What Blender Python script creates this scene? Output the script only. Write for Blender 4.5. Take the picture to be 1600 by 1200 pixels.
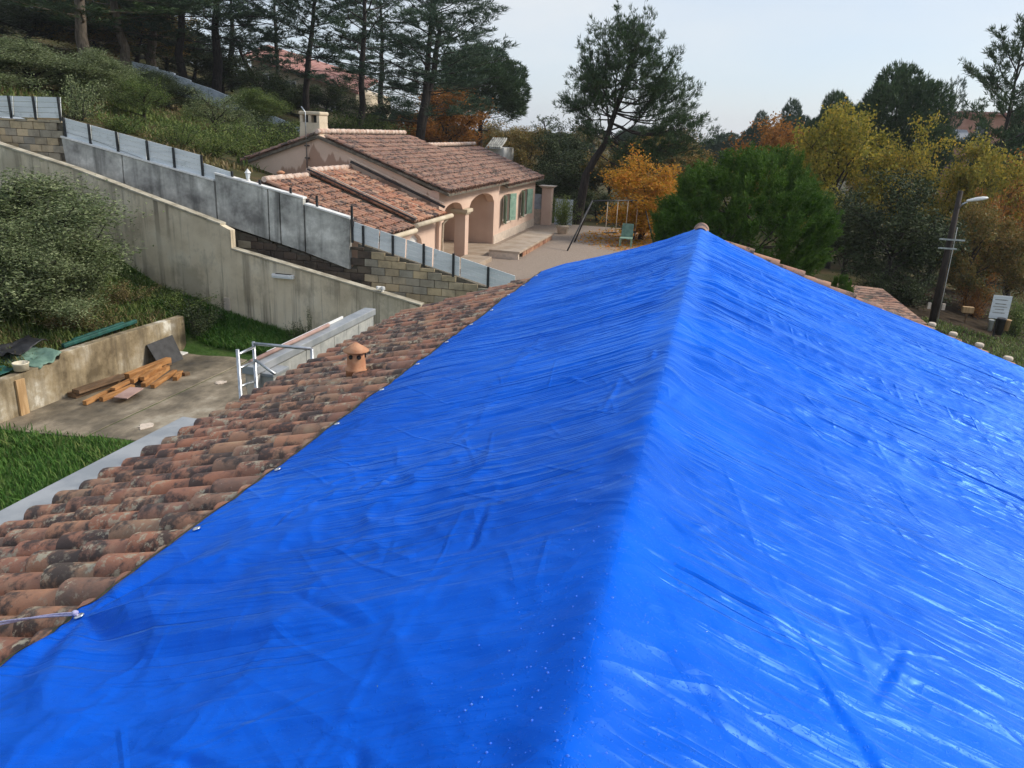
import bpy, math, random
import numpy as np
from mathutils import Vector, Matrix

# ------------------------------------------------------------------ scene, camera, light
scene = bpy.context.scene
for o in list(bpy.data.objects):
    bpy.data.objects.remove(o, do_unlink=True)
COL = scene.collection
R = math.radians
H, RZ = 1.15, 4.6                       # eye height above the ridge, ridge height
CAM = np.array([.14 * H, 0.0, RZ + H])
YAW, PITCH, ROLL, FOC, SL = R(13.8), R(18.2), R(2.6), 1217.0, R(19.4)
_w = np.array([-math.sin(YAW) * math.cos(PITCH), math.cos(YAW) * math.cos(PITCH), -math.sin(PITCH)])
_r0 = np.array([math.cos(YAW), math.sin(YAW), 0.0])
_u0 = np.cross(_r0, _w)
_r = _r0 * math.cos(ROLL) + _u0 * math.sin(ROLL)
_u = -_r0 * math.sin(ROLL) + _u0 * math.cos(ROLL)

cam_d = bpy.data.cameras.new('camera')
cam_d.sensor_width = 36.0
cam_d.lens = FOC * 36.0 / 1600.0
cam_d.clip_start = 0.05
cam_d.clip_end = 3000.0
cam = bpy.data.objects.new('camera', cam_d)
COL.objects.link(cam)
cam.matrix_world = Matrix(((_r[0], _u[0], -_w[0], CAM[0]), (_r[1], _u[1], -_w[1], CAM[1]),
                           (_r[2], _u[2], -_w[2], CAM[2]), (0, 0, 0, 1)))
scene.camera = cam

SUN_AZ, SUN_EL = R(66), R(36)           # azimuth measured from +Y towards +X
world = bpy.data.worlds.new('World')
scene.world = world
world.use_nodes = True
wt = world.node_tree
wt.nodes.clear()
w_out = wt.nodes.new('ShaderNodeOutputWorld')
w_add = wt.nodes.new('ShaderNodeMixShader')
w_sky = wt.nodes.new('ShaderNodeTexSky')
w_sky.sky_type = 'NISHITA'
w_sky.sun_disc = False
w_sky.sun_elevation = SUN_EL
w_sky.sun_rotation = SUN_AZ
w_sky.air_density = 1.0
w_sky.dust_density = 0.8
w_sky.ozone_density = 1.0
w_b1 = wt.nodes.new('ShaderNodeBackground')
w_b1.inputs['Strength'].default_value = 0.12
w_b2 = wt.nodes.new('ShaderNodeBackground')      # thin high cloud
w_b2.inputs['Strength'].default_value = 0.60
w_tc = wt.nodes.new('ShaderNodeTexCoord')
w_mp = wt.nodes.new('ShaderNodeMapping')
w_mp.inputs['Scale'].default_value = (1.2, 1.2, 3.5)
w_no = wt.nodes.new('ShaderNodeTexNoise')
w_no.inputs['Scale'].default_value = 1.6
w_no.inputs['Detail'].default_value = 5
w_cr = wt.nodes.new('ShaderNodeValToRGB')
w_cr.color_ramp.elements[0].position = .3
w_cr.color_ramp.elements[0].color = (.58, .70, .90, 1)
w_cr.color_ramp.elements[1].position = .7
w_cr.color_ramp.elements[1].color = (.86, .89, .93, 1)
w_m = wt.nodes.new('ShaderNodeMapRange')
w_m.inputs['From Min'].default_value = .3
w_m.inputs['From Max'].default_value = .7
w_m.inputs['To Min'].default_value = .66
w_m.inputs['To Max'].default_value = .86
L = wt.links.new
L(w_tc.outputs['Generated'], w_mp.inputs['Vector'])
L(w_mp.outputs['Vector'], w_no.inputs['Vector'])
L(w_no.outputs['Fac'], w_cr.inputs['Fac'])
L(w_no.outputs['Fac'], w_m.inputs['Value'])
L(w_cr.outputs['Color'], w_b2.inputs['Color'])
L(w_sky.outputs['Color'], w_b1.inputs['Color'])
L(w_m.outputs['Result'], w_add.inputs['Fac'])
L(w_b1.outputs['Background'], w_add.inputs[1])
L(w_b2.outputs['Background'], w_add.inputs[2])
L(w_add.outputs['Shader'], w_out.inputs['Surface'])

sun_d = bpy.data.lights.new('sun', 'SUN')
sun_d.energy = 2.4
sun_d.angle = R(14)
sun_d.color = (1.0, .92, .80)
sun = bpy.data.objects.new('sun', sun_d)
COL.objects.link(sun)
sdir = Vector((math.sin(SUN_AZ) * math.cos(SUN_EL), math.cos(SUN_AZ) * math.cos(SUN_EL), math.sin(SUN_EL)))
sun.rotation_euler = sdir.to_track_quat('Z', 'Y').to_euler()
sun.location = (30, 20, 40)

scene.view_settings.view_transform = 'Standard'
scene.view_settings.look = 'None'
scene.view_settings.exposure = 0.66
scene.view_settings.gamma = 1.0
scene.cycles.use_adaptive_sampling = True
scene.cycles.adaptive_threshold = .02
scene.cycles.max_bounces = 6
scene.cycles.diffuse_bounces = 3
scene.cycles.glossy_bounces = 2
scene.cycles.transmission_bounces = 2
scene.cycles.volume_bounces = 0
scene.render.resolution_x, scene.render.resolution_y = 1024, 768

# ------------------------------------------------------------------ geometry helpers
def ray(px, py):
    return (_r * (px - 800) - _u * (py - 600) + _w * FOC) / FOC
def at_x(px, py, X):
    d = ray(px, py); return CAM + d * ((X - CAM[0]) / d[0])
def at_y(px, py, Y):
    d = ray(px, py); return CAM + d * ((Y - CAM[1]) / d[1])
def at_z(px, py, Z):
    d = ray(px, py); return CAM + d * ((Z - CAM[2]) / d[2])
def sstep(a, b, x):
    t = np.clip((np.asarray(x, float) - a) / (b - a), 0, 1)
    return t * t * (3 - 2 * t)

def world_of(o):
    v = np.zeros(3)
    while o is not None:
        v += np.array(o.location); o = o.parent
    return v
def link(o, parent=None):
    COL.objects.link(o)
    if parent is not None:
        o.parent = parent
    return o
def tag(o, label=None, cat=None, group=None, kind=None):
    if label: o['label'] = label
    if cat: o['category'] = cat
    if group: o['group'] = group
    if kind: o['kind'] = kind
    return o
def thing(name, label, cat, loc, group=None):
    o = bpy.data.objects.new(name, None)
    o.empty_display_size = .2
    o.location = tuple(float(c) for c in loc)
    link(o)
    return tag(o, label, cat, group)

def npmesh(name, V, F, rnd=None, smooth=False):
    V = np.asarray(V, np.float32); F = np.asarray(F, np.int32)
    me = bpy.data.meshes.new(name)
    n, k = F.shape
    me.vertices.add(len(V)); me.vertices.foreach_set('co', V.ravel())
    me.loops.add(n * k); me.loops.foreach_set('vertex_index', F.ravel())
    me.polygons.add(n)
    me.polygons.foreach_set('loop_start', np.arange(0, n * k, k, dtype=np.int32))
    me.polygons.foreach_set('loop_total', np.full(n, k, np.int32))
    if smooth:
        me.polygons.foreach_set('use_smooth', np.ones(n, bool))
    me.update(calc_edges=True)
    if rnd is not None:
        a = me.attributes.new('rnd', 'FLOAT', 'POINT')
        a.data.foreach_set('value', np.asarray(rnd, np.float32))
    return me

class MB:
    def __init__(s): s.v = []; s.f = []; s.sm = []
    def add(s, vs, fs, sm=False):
        b = len(s.v); s.v += [tuple(map(float, p)) for p in vs]
        for f in fs:
            s.f.append(tuple(b + i for i in f)); s.sm.append(sm)
        return s
    def hexa(s, p):      # p: 4 bottom + 4 top, counter-clockwise
        return s.add(p, [(3, 2, 1, 0), (4, 5, 6, 7), (0, 1, 5, 4), (1, 2, 6, 5), (2, 3, 7, 6), (3, 0, 4, 7)])
    def box(s, x0, x1, y0, y1, z0, z1):
        return s.hexa([(x0, y0, z0), (x1, y0, z0), (x1, y1, z0), (x0, y1, z0), (x0, y0, z1), (x1, y0, z1), (x1, y1, z1), (x0, y1, z1)])
    def obox(s, c, size, ax, ay, az):
        c = Vector(c); a = Vector(ax) * size[0] / 2; b = Vector(ay) * size[1] / 2; d = Vector(az) * size[2] / 2
        return s.hexa([c - a - b - d, c + a - b - d, c + a + b - d, c - a + b - d, c - a - b + d, c + a - b + d, c + a + b + d, c - a + b + d])
    def beam(s, p, q, w, h, up=(0, 0, 1)):
        p = Vector(p); q = Vector(q); d = (q - p); L_ = d.length; d.normalize()
        side = d.cross(Vector(up)); 
        if side.length < 1e-4: side = d.cross(Vector((1, 0, 0)))
        side.normalize(); u = side.cross(d).normalized()
        return s.obox((p + q) / 2, (L_, w, h), d, side, u)
    def prism(s, poly, off):    # planar polygon extruded by off
        n = len(poly); off = np.array(off, float); P = [np.array(p, float) for p in poly]
        vs = P + [p + off for p in P]
        fs = [tuple(range(n))[::-1], tuple(range(n, 2 * n))] + [(i, (i + 1) % n, n + (i + 1) % n, n + i) for i in range(n)]
        return s.add(vs, fs)
    def tube(s, pts, rad, n=6, cap=True, sm=True):
        V, F = tube_arrays(pts, rad, n)
        s.add(V, [tuple(f) for f in F], sm)
        if cap:
            m = len(pts); b = len(s.v) - m * n
            s.f.append(tuple(b + i for i in range(n))[::-1]); s.sm.append(False)
            s.f.append(tuple(b + (m - 1) * n + i for i in range(n))); s.sm.append(False)
        return s
    def lathe(s, c, prof, n=12, sm=True):
        c = np.array(c, float); vs = []
        for r_, z in prof:
            for i in range(n):
                a = 2 * math.pi * i / n
                vs.append(c + (r_ * math.cos(a), r_ * math.sin(a), z))
        fs = []
        for j in range(len(prof) - 1):
            for i in range(n):
                fs.append((j * n + i, j * n + (i + 1) % n, (j + 1) * n + (i + 1) % n, (j + 1) * n + i))
        b = len(s.v); s.add(vs, fs, sm)
        s.f.append(tuple(b + i for i in range(n))[::-1]); s.sm.append(False)
        s.f.append(tuple(b + (len(prof) - 1) * n + i for i in range(n))); s.sm.append(False)
        return s
    def mesh(s, name, off=(0, 0, 0)):
        me = bpy.data.meshes.new(name)
        o = np.array(off, float)
        me.from_pydata([tuple(np.array(v) - o) for v in s.v], [], s.f)
        me.polygons.foreach_set('use_smooth', np.array(s.sm, bool))
        me.update()
        return me
    def build(s, name, mat, parent=None, bevel=0.0, loc=None):
        w = world_of(parent) if parent is not None else np.zeros(3)
        if parent is None:
            if loc is None:
                a = np.array(s.v); loc = (a[:, 0].mean(), a[:, 1].mean(), a[:, 2].min())
            w = np.array(loc, float)
        me = s.mesh(name, w)
        me.materials.append(mat)
        o = bpy.data.objects.new(name, me)
        if parent is None: o.location = tuple(w)
        link(o, parent)
        if bevel:
            m = o.modifiers.new('bevel', 'BEVEL'); m.width = bevel; m.segments = 2; m.limit_method = 'ANGLE'
        return o

def tube_arrays(pts, rad, n=6):
    P = np.asarray(pts, float); m = len(P)
    rad = np.broadcast_to(np.asarray(rad, float), (m,))
    T = np.gradient(P, axis=0); T /= np.linalg.norm(T, axis=1)[:, None] + 1e-9
    ref = np.array([0, 0, 1.0]) if abs(T[0][2]) < .9 else np.array([1.0, 0, 0])
    A = np.cross(T, ref); A /= np.linalg.norm(A, axis=1)[:, None] + 1e-9
    B = np.cross(T, A)
    ang = np.arange(n) * 2 * np.pi / n
    V = P[:, None, :] + rad[:, None, None] * (np.cos(ang)[None, :, None] * A[:, None, :] - np.sin(ang)[None, :, None] * B[:, None, :])
    i = np.arange(n); j = np.arange(m - 1)[:, None]
    a = j * n + i; b = j * n + (i + 1) % n
    F = np.stack([a, b, b + n, a + n], -1).reshape(-1, 4)
    return V.reshape(-1, 3), F

# ------------------------------------------------------------------ numpy noise
def _hash(ix, iy, seed):
    h = (ix.astype(np.int64) * 374761393 + iy.astype(np.int64) * 668265263 + seed * 974634777) & 0xFFFFFFFF
    h = ((h ^ (h >> 13)) * 1274126177) & 0xFFFFFFFF
    h = h ^ (h >> 16)
    return (h & 0xFFFF) / 65535.0
def vnoise(x, y, seed=0):
    x = np.asarray(x, float); y = np.asarray(y, float)
    x0 = np.floor(x); y0 = np.floor(y); fx = x - x0; fy = y - y0
    fx = fx * fx * fx * (fx * (fx * 6 - 15) + 10); fy = fy * fy * fy * (fy * (fy * 6 - 15) + 10)
    a = _hash(x0, y0, seed); b = _hash(x0 + 1, y0, seed); c = _hash(x0, y0 + 1, seed); d = _hash(x0 + 1, y0 + 1, seed)
    return (a * (1 - fx) + b * fx) * (1 - fy) + (c * (1 - fx) + d * fx) * fy
def fbm(x, y, seed=0, oct=4):
    s = 0; a = .5; t = 0
    for i in range(oct):
        s = s + a * vnoise(x * 2 ** i, y * 2 ** i, seed + i * 17); t += a; a *= .5
    return s / t

# ------------------------------------------------------------------ materials
class NT:
    def __init__(s, name):
        s.m = bpy.data.materials.new(name); s.m.use_nodes = True; s.t = s.m.node_tree; s.t.nodes.clear()
        s.out = s.t.nodes.new('ShaderNodeOutputMaterial')
    def n(s, typ, ins=None, **kw):
        nd = s.t.nodes.new('ShaderNode' + typ)
        for k, v in kw.items(): setattr(nd, k, v)
        for k, v in (ins or {}).items():
            sock = nd.inputs[k]
            if hasattr(v, 'is_output'): s.t.links.new(v, sock)
            else: sock.default_value = v
        return nd
    def pos(s): return s.n('NewGeometry').outputs['Position']
    def noise(s, scale, detail=4, vec=None, st=(1, 1, 1), rough=.55, dist=0.0):
        mp = s.n('Mapping', {'Vector': vec if vec is not None else s.pos(), 'Scale': st})
        return s.n('TexNoise', {'Vector': mp.outputs[0], 'Scale': scale, 'Detail': detail, 'Roughness': rough, 'Distortion': dist}).outputs['Fac']
    def ramp(s, fac, stops):
        nd = s.n('ValToRGB', {'Fac': fac}); e = nd.color_ramp.elements
        while len(e) < len(stops): e.new(.5)
        for i, (p, c) in enumerate(stops):
            e[i].position = p
            e[i].color = (c, c, c, 1) if not hasattr(c, '__len__') else (*c, 1)
        return nd.outputs['Color']
    def mix(s, fac, a, b, mode='MIX'):
        nd = s.n('Mix', data_type='RGBA', blend_type=mode)
        for i, v in ((0, fac), (6, a), (7, b)):
            if hasattr(v, 'is_output'): s.t.links.new(v, nd.inputs[i])
            else: nd.inputs[i].default_value = v if i == 0 else (*v, 1)
        return nd.outputs[2]
    def math(s, op, a, b=0.0):
        nd = s.n('Math', operation=op)
        for i, v in ((0, a), (1, b)):
            if hasattr(v, 'is_output'): s.t.links.new(v, nd.inputs[i])
            else: nd.inputs[i].default_value = v
        return nd.outputs[0]
    def bump(s, h, strength=.3, dist=.02):
        return s.n('Bump', {'Height': h, 'Strength': strength, 'Distance': dist}).outputs['Normal']
    def finish(s, color, rough=.8, normal=None, **kw):
        p = s.n('BsdfPrincipled')
        def put(k, v):
            if hasattr(v, 'is_output'): s.t.links.new(v, p.inputs[k])
            else: p.inputs[k].default_value = (*v, 1) if k == 'Base Color' else v
        put('Base Color', color); put('Roughness', rough)
        if normal is not None: put('Normal', normal)
        for k, v in kw.items(): put(k.replace('_', ' '), v)
        s.t.links.new(p.outputs[0], s.out.inputs['Surface'])
        return s.m

def simple(name, c1, c2, scale=4, rough=.8, bump=.15, bscale=None, metal=0.0, detail=5, st=(1, 1, 1), spec=.4):
    k = NT(name)
    n1 = k.noise(scale, detail, st=st)
    col = k.ramp(n1, [(.39, c1), (.61, c2)])
    nb = k.noise(bscale or scale * 6, 4)
    return k.finish(col, rough, k.bump(nb, bump, .01) if bump else None, Metallic=metal, Specular_IOR_Level=spec)

def rnd_fac(k):
    a = k.n('Attribute', attribute_name='rnd').outputs['Fac']
    o = k.n('ObjectInfo').outputs['Random']
    return k.math('FRACT', k.math('ADD', a, o))

def tile_mat(name, stops, lichen=.5, dark=.5, wet=.6):
    k = NT(name)
    r = rnd_fac(k)
    base = k.ramp(r, stops)
    n1 = k.noise(5, 5)
    base = k.mix(.40, base, k.ramp(n1, [(.36, (.12, .085, .065)), (.55, (.36, .165, .09)), (.75, (.50, .36, .22))]))
    # offset the wear per tile so neighbours differ
    off = k.n('CombineXYZ', {'X': k.math('MULTIPLY', r, 37.0), 'Y': k.math('MULTIPLY', r, 91.0), 'Z': 0.0}).outputs[0]
    pv = k.n('VectorMath', {0: k.pos(), 1: off}, operation='ADD').outputs[0]
    dk = k.ramp(k.noise(4.5, 6, vec=pv, rough=.68), [(.53 - .06 * dark, 0.0), (.58 - .02 * dark, 1.0)])
    base = k.mix(k.math('MULTIPLY', dk, .86), base, (.026, .023, .023))
    li = k.ramp(k.noise(17, 6, vec=pv, rough=.72), [(.53, 0.0), (.60, 1.0)])
    lm = k.ramp(k.noise(2.3, 3, vec=pv), [(.46, 0.0), (.57, 1.0)])
    base = k.mix(k.math('MULTIPLY', k.math('MULTIPLY', li, lm), lichen), base, (.40, .35, .25))
    sp = k.ramp(k.noise(60, 2, vec=pv), [(.70, 0.0), (.74, 1.0)])
    base = k.mix(k.math('MULTIPLY', sp, .35 * lichen), base, (.5, .48, .42))
    return k.finish(base, wet, k.bump(k.noise(55, 5), .45, .006), Specular_IOR_Level=.4)

def leaf_mat(name, stops, trans=.25, rough=.6):
    k = NT(name)
    a = k.n('Attribute', attribute_name='rnd').outputs['Fac']
    o = k.n('ObjectInfo').outputs['Random']
    f = k.math('ADD', k.math('MULTIPLY', a, .85), k.math('MULTIPLY', o, .15))
    cl = k.noise(.55, 2)
    f = k.math('ADD', k.math('MULTIPLY', f, .62), k.math('MULTIPLY', cl, .38))
    col = k.ramp(f, stops)
    p = k.n('BsdfPrincipled', {'Base Color': col, 'Roughness': rough, 'Specular IOR Level': .12})
    t = k.n('BsdfTranslucent', {'Color': col})
    mx = k.n('MixShader', {'Fac': trans, 1: p.outputs[0], 2: t.outputs[0]})
    k.t.links.new(mx.outputs[0], k.out.inputs['Surface'])
    return k.m

M = {}
def make_materials():
    # tarpaulin
    k = NT('tarp_blue')
    n1 = k.noise(.9, 3)
    col = k.ramp(n1, [(.3, (.000, .076, .54)), (.7, (.000, .116, .74))])
    # fine crinkle: anisotropic folds down the slope, crumple, packing creases, rain specks
    lmask = k.ramp(k.noise(.9, 2, st=(1, 1.6, 1)), [(.36, .22), (.62, 1.0)])
    sx_ = k.n('SeparateXYZ', {0: k.pos()})
    sgn = k.math('SIGN', sx_.outputs['X'])
    off_ = k.n('CombineXYZ', {'X': k.math('MULTIPLY', sgn, 17.0), 'Y': k.math('MULTIPLY', k.math('ABSOLUTE', sx_.outputs['X']), k.math('MULTIPLY', sgn, -.03)), 'Z': 0.0}).outputs[0]
    pos2 = k.n('VectorMath', {0: k.pos(), 1: off_}, operation='ADD').outputs[0]
    tens = k.n('MapRange', {'Value': sx_.outputs['Y'], 'From Min': 1.6, 'From Max': 5.5, 'To Min': .40, 'To Max': 1.0}).outputs[0]
    offr = k.n('MapRange', {'Value': k.math('ABSOLUTE', sx_.outputs['X']), 'From Min': .05, 'From Max': .25, 'To Min': 0.0, 'To Max': 1.0}).outputs[0]
    lmask = k.math('MULTIPLY', lmask, k.math('MULTIPLY', tens, offr))
    def lines(f, g, p, w, seed):
        n = k.n('TexNoise', {'Vector': k.n('Mapping', {'Vector': pos2, 'Location': (seed, seed * 1.7, 0), 'Scale': (g, f, 0)}).outputs[0], 'Scale': 1.0, 'Detail': 1.0, 'Roughness': .5}, noise_dimensions='2D').outputs['Fac']
        c = k.math('MAXIMUM', k.math('SUBTRACT', 1.0, k.math('MULTIPLY', k.math('ABSOLUTE', k.math('SUBTRACT', n, .5)), 5.0)), 0.0)
        return k.math('MULTIPLY', k.math('MULTIPLY', k.math('POWER', c, p), w), lmask)
    b1 = k.math('ADD', k.math('ADD', lines(6.5, .30, 2.0, 1.0, 3.1), lines(14, .55, 1.8, .55, 7.7)), k.math('SUBTRACT', lines(33, .9, 1.5, .16, 1.3), lines(9, .30, 5.0, .95, 5.9)))
    def vor(sc, gx, gy, seed):
        wz = k.n('TexNoise', {'Vector': k.n('Mapping', {'Vector': pos2, 'Location': (seed, seed, 0)}).outputs[0], 'Scale': 2.2, 'Detail': 2.0}, noise_dimensions='2D').outputs['Color']
        pw_ = k.n('VectorMath', {0: pos2, 1: k.n('VectorMath', {0: wz, 'Scale': .22}, operation='SCALE').outputs[0]}, operation='ADD').outputs[0]
        return k.n('TexVoronoi', {'Vector': k.n('Mapping', {'Vector': pw_, 'Scale': (gx, gy, 0)}).outputs[0], 'Scale': sc, 'Randomness': 1.0}, voronoi_dimensions='2D').outputs['Distance']
    b2 = k.math('ADD', k.math('MULTIPLY', vor(5.0, .5, 1.25, 2.7), 1.0), k.math('MULTIPLY', vor(12.0, .6, 1.2, 9.1), .45))
    def crease(rot, f, g, w, seed, thr):
        pr_ = k.n('Mapping', {'Vector': pos2, 'Rotation': (0, 0, rot)}).outputs[0]
        n = k.n('TexNoise', {'Vector': k.n('Mapping', {'Vector': pr_, 'Location': (seed, seed * 2.3, 0), 'Scale': (g, f, 0)}).outputs[0], 'Scale': 1.0, 'Detail': 1.0}, noise_dimensions='2D').outputs['Fac']
        c = k.math('MAXIMUM', k.math('SUBTRACT', 1.0, k.math('MULTIPLY', k.math('ABSOLUTE', k.math('SUBTRACT', n, .5)), 26.0)), 0.0)
        ms = k.ramp(k.noise(1.3, 2, st=(1, 1.2, 0), vec=k.n('Mapping', {'Vector': pos2, 'Location': (seed * 3.1, 0, 0)}).outputs[0]), [(thr, 0.0), (thr + .08, 1.0)])
        return k.math('MULTIPLY', k.math('MULTIPLY', c, w), ms)
    cr = k.math('ADD', k.math('ADD', crease(.75, 3.2, .35, .30, 11.3, .47), crease(-.55, 2.7, .30, .26, 4.7, .48)), crease(1.35, 3.6, .5, .24, 8.1, .52))
    sp = k.ramp(k.noise(95, 2), [(.60, 0.0), (.68, 1.0)])
    hh = k.math('ADD', k.math('ADD', b1, k.math('MULTIPLY', b2, 1.2)), k.math('ADD', cr, k.math('MULTIPLY', sp, .07)))
    ro = k.n('MapRange', {'Value': k.noise(2.2, 3), 'From Min': .3, 'From Max': .7, 'To Min': .29, 'To Max': .44}).outputs[0]
    bn = k.bump(hh, 1.0, .0115)
    df = k.n('BsdfDiffuse', {'Color': col, 'Normal': bn})
    gl = k.n('BsdfGlossy', {'Color': (.24, .50, 1.0, 1), "Roughness": ro, 'Normal': bn})
    fr_ = k.n('Fresnel', {'IOR': 1.5, 'Normal': bn}).outputs[0]
    mx = k.n('MixShader', {'Fac': k.math('MINIMUM', k.math('MULTIPLY', fr_, .92), .6), 1: df.outputs[0], 2: gl.outputs[0]})
    k.t.links.new(mx.outputs[0], k.out.inputs['Surface'])
    M['tarp'] = k.m
    M['hem'] = simple('hem_olive', (.06, .065, .03), (.10, .10, .045), 30, .7)
    M['tile_old'] = tile_mat('tile_old', [(0, (0.420, 0.161, 0.084)), (.2, (0.308, 0.140, 0.091)), (.38, (0.462, 0.231, 0.126)), (.55, (0.217, 0.119, 0.091)), (.7, (0.378, 0.147, 0.087)), (.85, (0.364, 0.238, 0.140)), (1, (0.168, 0.105, 0.084))], 1.0, .95, .55)
    M['tile_villa'] = tile_mat('tile_villa', [(0, (0.391, 0.218, 0.161)), (.25, (0.287, 0.167, 0.132)), (.5, (0.460, 0.287, 0.213)), (.75, (0.241, 0.161, 0.138)), (1, (0.368, 0.184, 0.132))], .55, .25, .7)
    M['tile_garage'] = tile_mat('tile_garage', [(0, (0.624, 0.240, 0.132)), (.2, (0.504, 0.204, 0.120)), (.4, (0.720, 0.384, 0.228)), (.55, (0.216, 0.144, 0.132)), (.7, (0.600, 0.264, 0.156)), (.85, (0.744, 0.480, 0.324)), (1, (0.432, 0.192, 0.120))], .4, .05, .65)
    M['tile_garage_old'] = tile_mat('tile_garage_old', [(0, (0.483, 0.218, 0.138)), (.3, (0.345, 0.184, 0.127)), (.6, (0.529, 0.287, 0.184)), (.8, (0.230, 0.149, 0.127)), (1, (0.437, 0.207, 0.138))], .4, .25, .7)
    M['terracotta'] = simple('terracotta', (.42, .19, .10), (.56, .30, .17), 9, .8, .15)
    M['ridge_clay'] = simple('ridge_clay', (.42, .27, .20), (.62, .50, .42), 6, .85, .3)
    M['coping'] = simple('coping', (.26, .23, .17), (.46, .42, .33), 3, .9, .4)
    M['mortar'] = simple('mortar', (.52, .44, .36), (.66, .55, .45), 9, .9, .3)
    # weathered beige render with vertical streaks
    k = NT('render_beige')
    st = k.noise(1.0, 6, st=(4.6, 4.6, .20), rough=.66)
    stm = k.ramp(st, [(.50, 0.0), (.62, 1.0)])
    bl = k.ramp(k.noise(.35, 4), [(.35, 0.15), (.65, 1.0)])
    base = k.ramp(k.noise(1.3, 6), [(.3, (.52, .43, .30)), (.55, (.70, .60, .44)), (.75, (.76, .68, .53))])
    base = k.mix(k.math('MULTIPLY', k.math('MULTIPLY', stm, bl), .82), base, (.12, .10, .075))
    sp = k.ramp(k.noise(9, 6, rough=.7), [(.60, 0.0), (.70, 1.0)])
    base = k.mix(k.math('MULTIPLY', sp, .3), base, (.18, .15, .11))
    gr_ = k.ramp(k.noise(.9, 5, st=(1, 1, .7), rough=.7), [(.50, 0.0), (.60, 1.0)])
    base = k.mix(k.math('MULTIPLY', gr_, .38), base, (.20, .175, .13))
    M['render_beige'] = k.finish(base, .9, k.bump(k.noise(30, 5), .35, .01))
    # dirty low wall
    k = NT('render_dirty')
    st = k.ramp(k.noise(1.4, 6, st=(3, 3, .3), rough=.65), [(.42, 0.0), (.62, 1.0)])
    base = k.ramp(k.noise(1.1, 6, rough=.65), [(.36, (.13, .095, .05)), (.48, (.30, .235, .14)), (.57, (.42, .36, .26)), (.64, (.66, .62, .53))])
    base = k.mix(k.math('MULTIPLY', st, .6), base, (.085, .065, .04))
    M['render_dirty'] = k.finish(base, .9, k.bump(k.noise(26, 5), .4, .01))
    # pale grey concrete panels, mottled
    k = NT('concrete_panel')
    base = k.ramp(k.noise(1.6, 7, rough=.66), [(.36, (.22, .215, .20)), (.48, (.40, .395, .365)), (.58, (.54, .535, .49)), (.68, (.74, .73, .68))])
    st = k.ramp(k.noise(.9, 5, st=(3, 3, .25)), [(.52, 0.0), (.66, 1.0)])
    base = k.mix(k.math('MULTIPLY', st, .65), base, (.075, .075, .07))
    M['concrete_panel'] = k.finish(base, .85, k.bump(k.noise(24, 5), .3, .01))
    M['concrete_slab'] = None
    k = NT('concrete_slab')
    base = k.ramp(k.noise(.75, 7, st=(1.2, .7, 1), rough=.68), [(.36, (.055, .046, .034)), (.47, (.14, .115, .08)), (.56, (.25, .205, .145)), (.66, (.40, .35, .27))])
    M['concrete_slab'] = k.finish(base, k.n('MapRange', {'Value': k.noise(1.2, 4), 'From Min': .35, 'From Max': .65, 'To Min': .45, 'To Max': .85}).outputs[0], k.bump(k.noise(22, 5), .35, .01))
    M['zinc'] = simple('zinc', (.24, .26, .28), (.33, .345, .36), 3, .55, .05)
    M['block_grey'] = simple('block_grey', (.30, .31, .30), (.42, .42, .40), 5, .9, .3)
    k = NT('block_tan')
    r = rnd_fac(k)
    base = k.ramp(r, [(0, (.58, .45, .27)), (.35, (.48, .38, .24)), (.6, (.36, .33, .26)), (.8, (.62, .49, .31)), (1, (.30, .28, .23))])
    base = k.mix(k.ramp(k.noise(2.0, 6, rough=.7), [(.42, 0.0), (.62, .5)]), base, (.12, .105, .08))
    M['block_tan'] = k.finish(base, .92, k.bump(k.noise(28, 5), .5, .012))
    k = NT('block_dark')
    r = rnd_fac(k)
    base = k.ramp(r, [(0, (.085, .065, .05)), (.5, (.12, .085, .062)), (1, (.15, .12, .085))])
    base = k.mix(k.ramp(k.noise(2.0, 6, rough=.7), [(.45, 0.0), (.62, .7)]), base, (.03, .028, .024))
    M['block_dark'] = k.finish(base, .92, k.bump(k.noise(28, 5), .5, .012))
    M['mortar_dark'] = simple('mortar_dark', (.09, .08, .06), (.16, .14, .11), 6, .95, .3)
    k = NT('fence_panel')
    base = k.ramp(k.noise(1.5, 6, st=(.5, .5, 6)), [(.3, (.60, .64, .65)), (.6, (.76, .79, .80)), (.8, (.80, .83, .83))])
    base = k.mix(k.ramp(k.noise(3, 6), [(.60, 0.0), (.75, .5)]), base, (.25, .29, .27))
    M['fence_panel'] = k.finish(base, .6)
    M['white'] = simple('white_paint', (.70, .69, .66), (.80, .79, .76), 8, .5, .03)
    M['dark_metal'] = simple('dark_metal', (.02, .022, .025), (.035, .036, .038), 10, .5, 0)
    M['aluminium'] = simple('aluminium', (.36, .38, .40), (.52, .54, .56), 12, .35, .02, metal=.8)
    M['beam_orange'] = simple('timber_orange', (.26, .115, .035), (.44, .22, .08), 3, .7, .2, st=(4, .6, 4))
    M['beam_brown'] = simple('timber_brown', (.10, .06, .032), (.20, .12, .065), 3, .75, .2, st=(4, .6, 4))
    M['plank_pink'] = simple('plank_pink', (.30, .19, .16), (.42, .28, .24), 3, .7, .1)
    M['black'] = simple('black_board', (.012, .012, .014), (.03, .03, .032), 5, .5, .05)
    M['teal'] = simple('teal_cloth', (.008, .055, .045), (.014, .095, .078), 6, .6, .2)
    M['sage'] = simple('sage_cloth', (.10, .18, .14), (.16, .26, .20), 6, .6, .2)
    M['bucket'] = simple('bucket_cream', (.60, .54, .40), (.72, .66, .52), 8, .5, .02)
    M['plank_tan'] = simple('plank_tan', (.36, .22, .10), (.50, .33, .17), 4, .8, .2, st=(4, 4, .5))
    # salmon render of the villa, with the damp patch on the gable
    k = NT('render_salmon')
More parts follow.
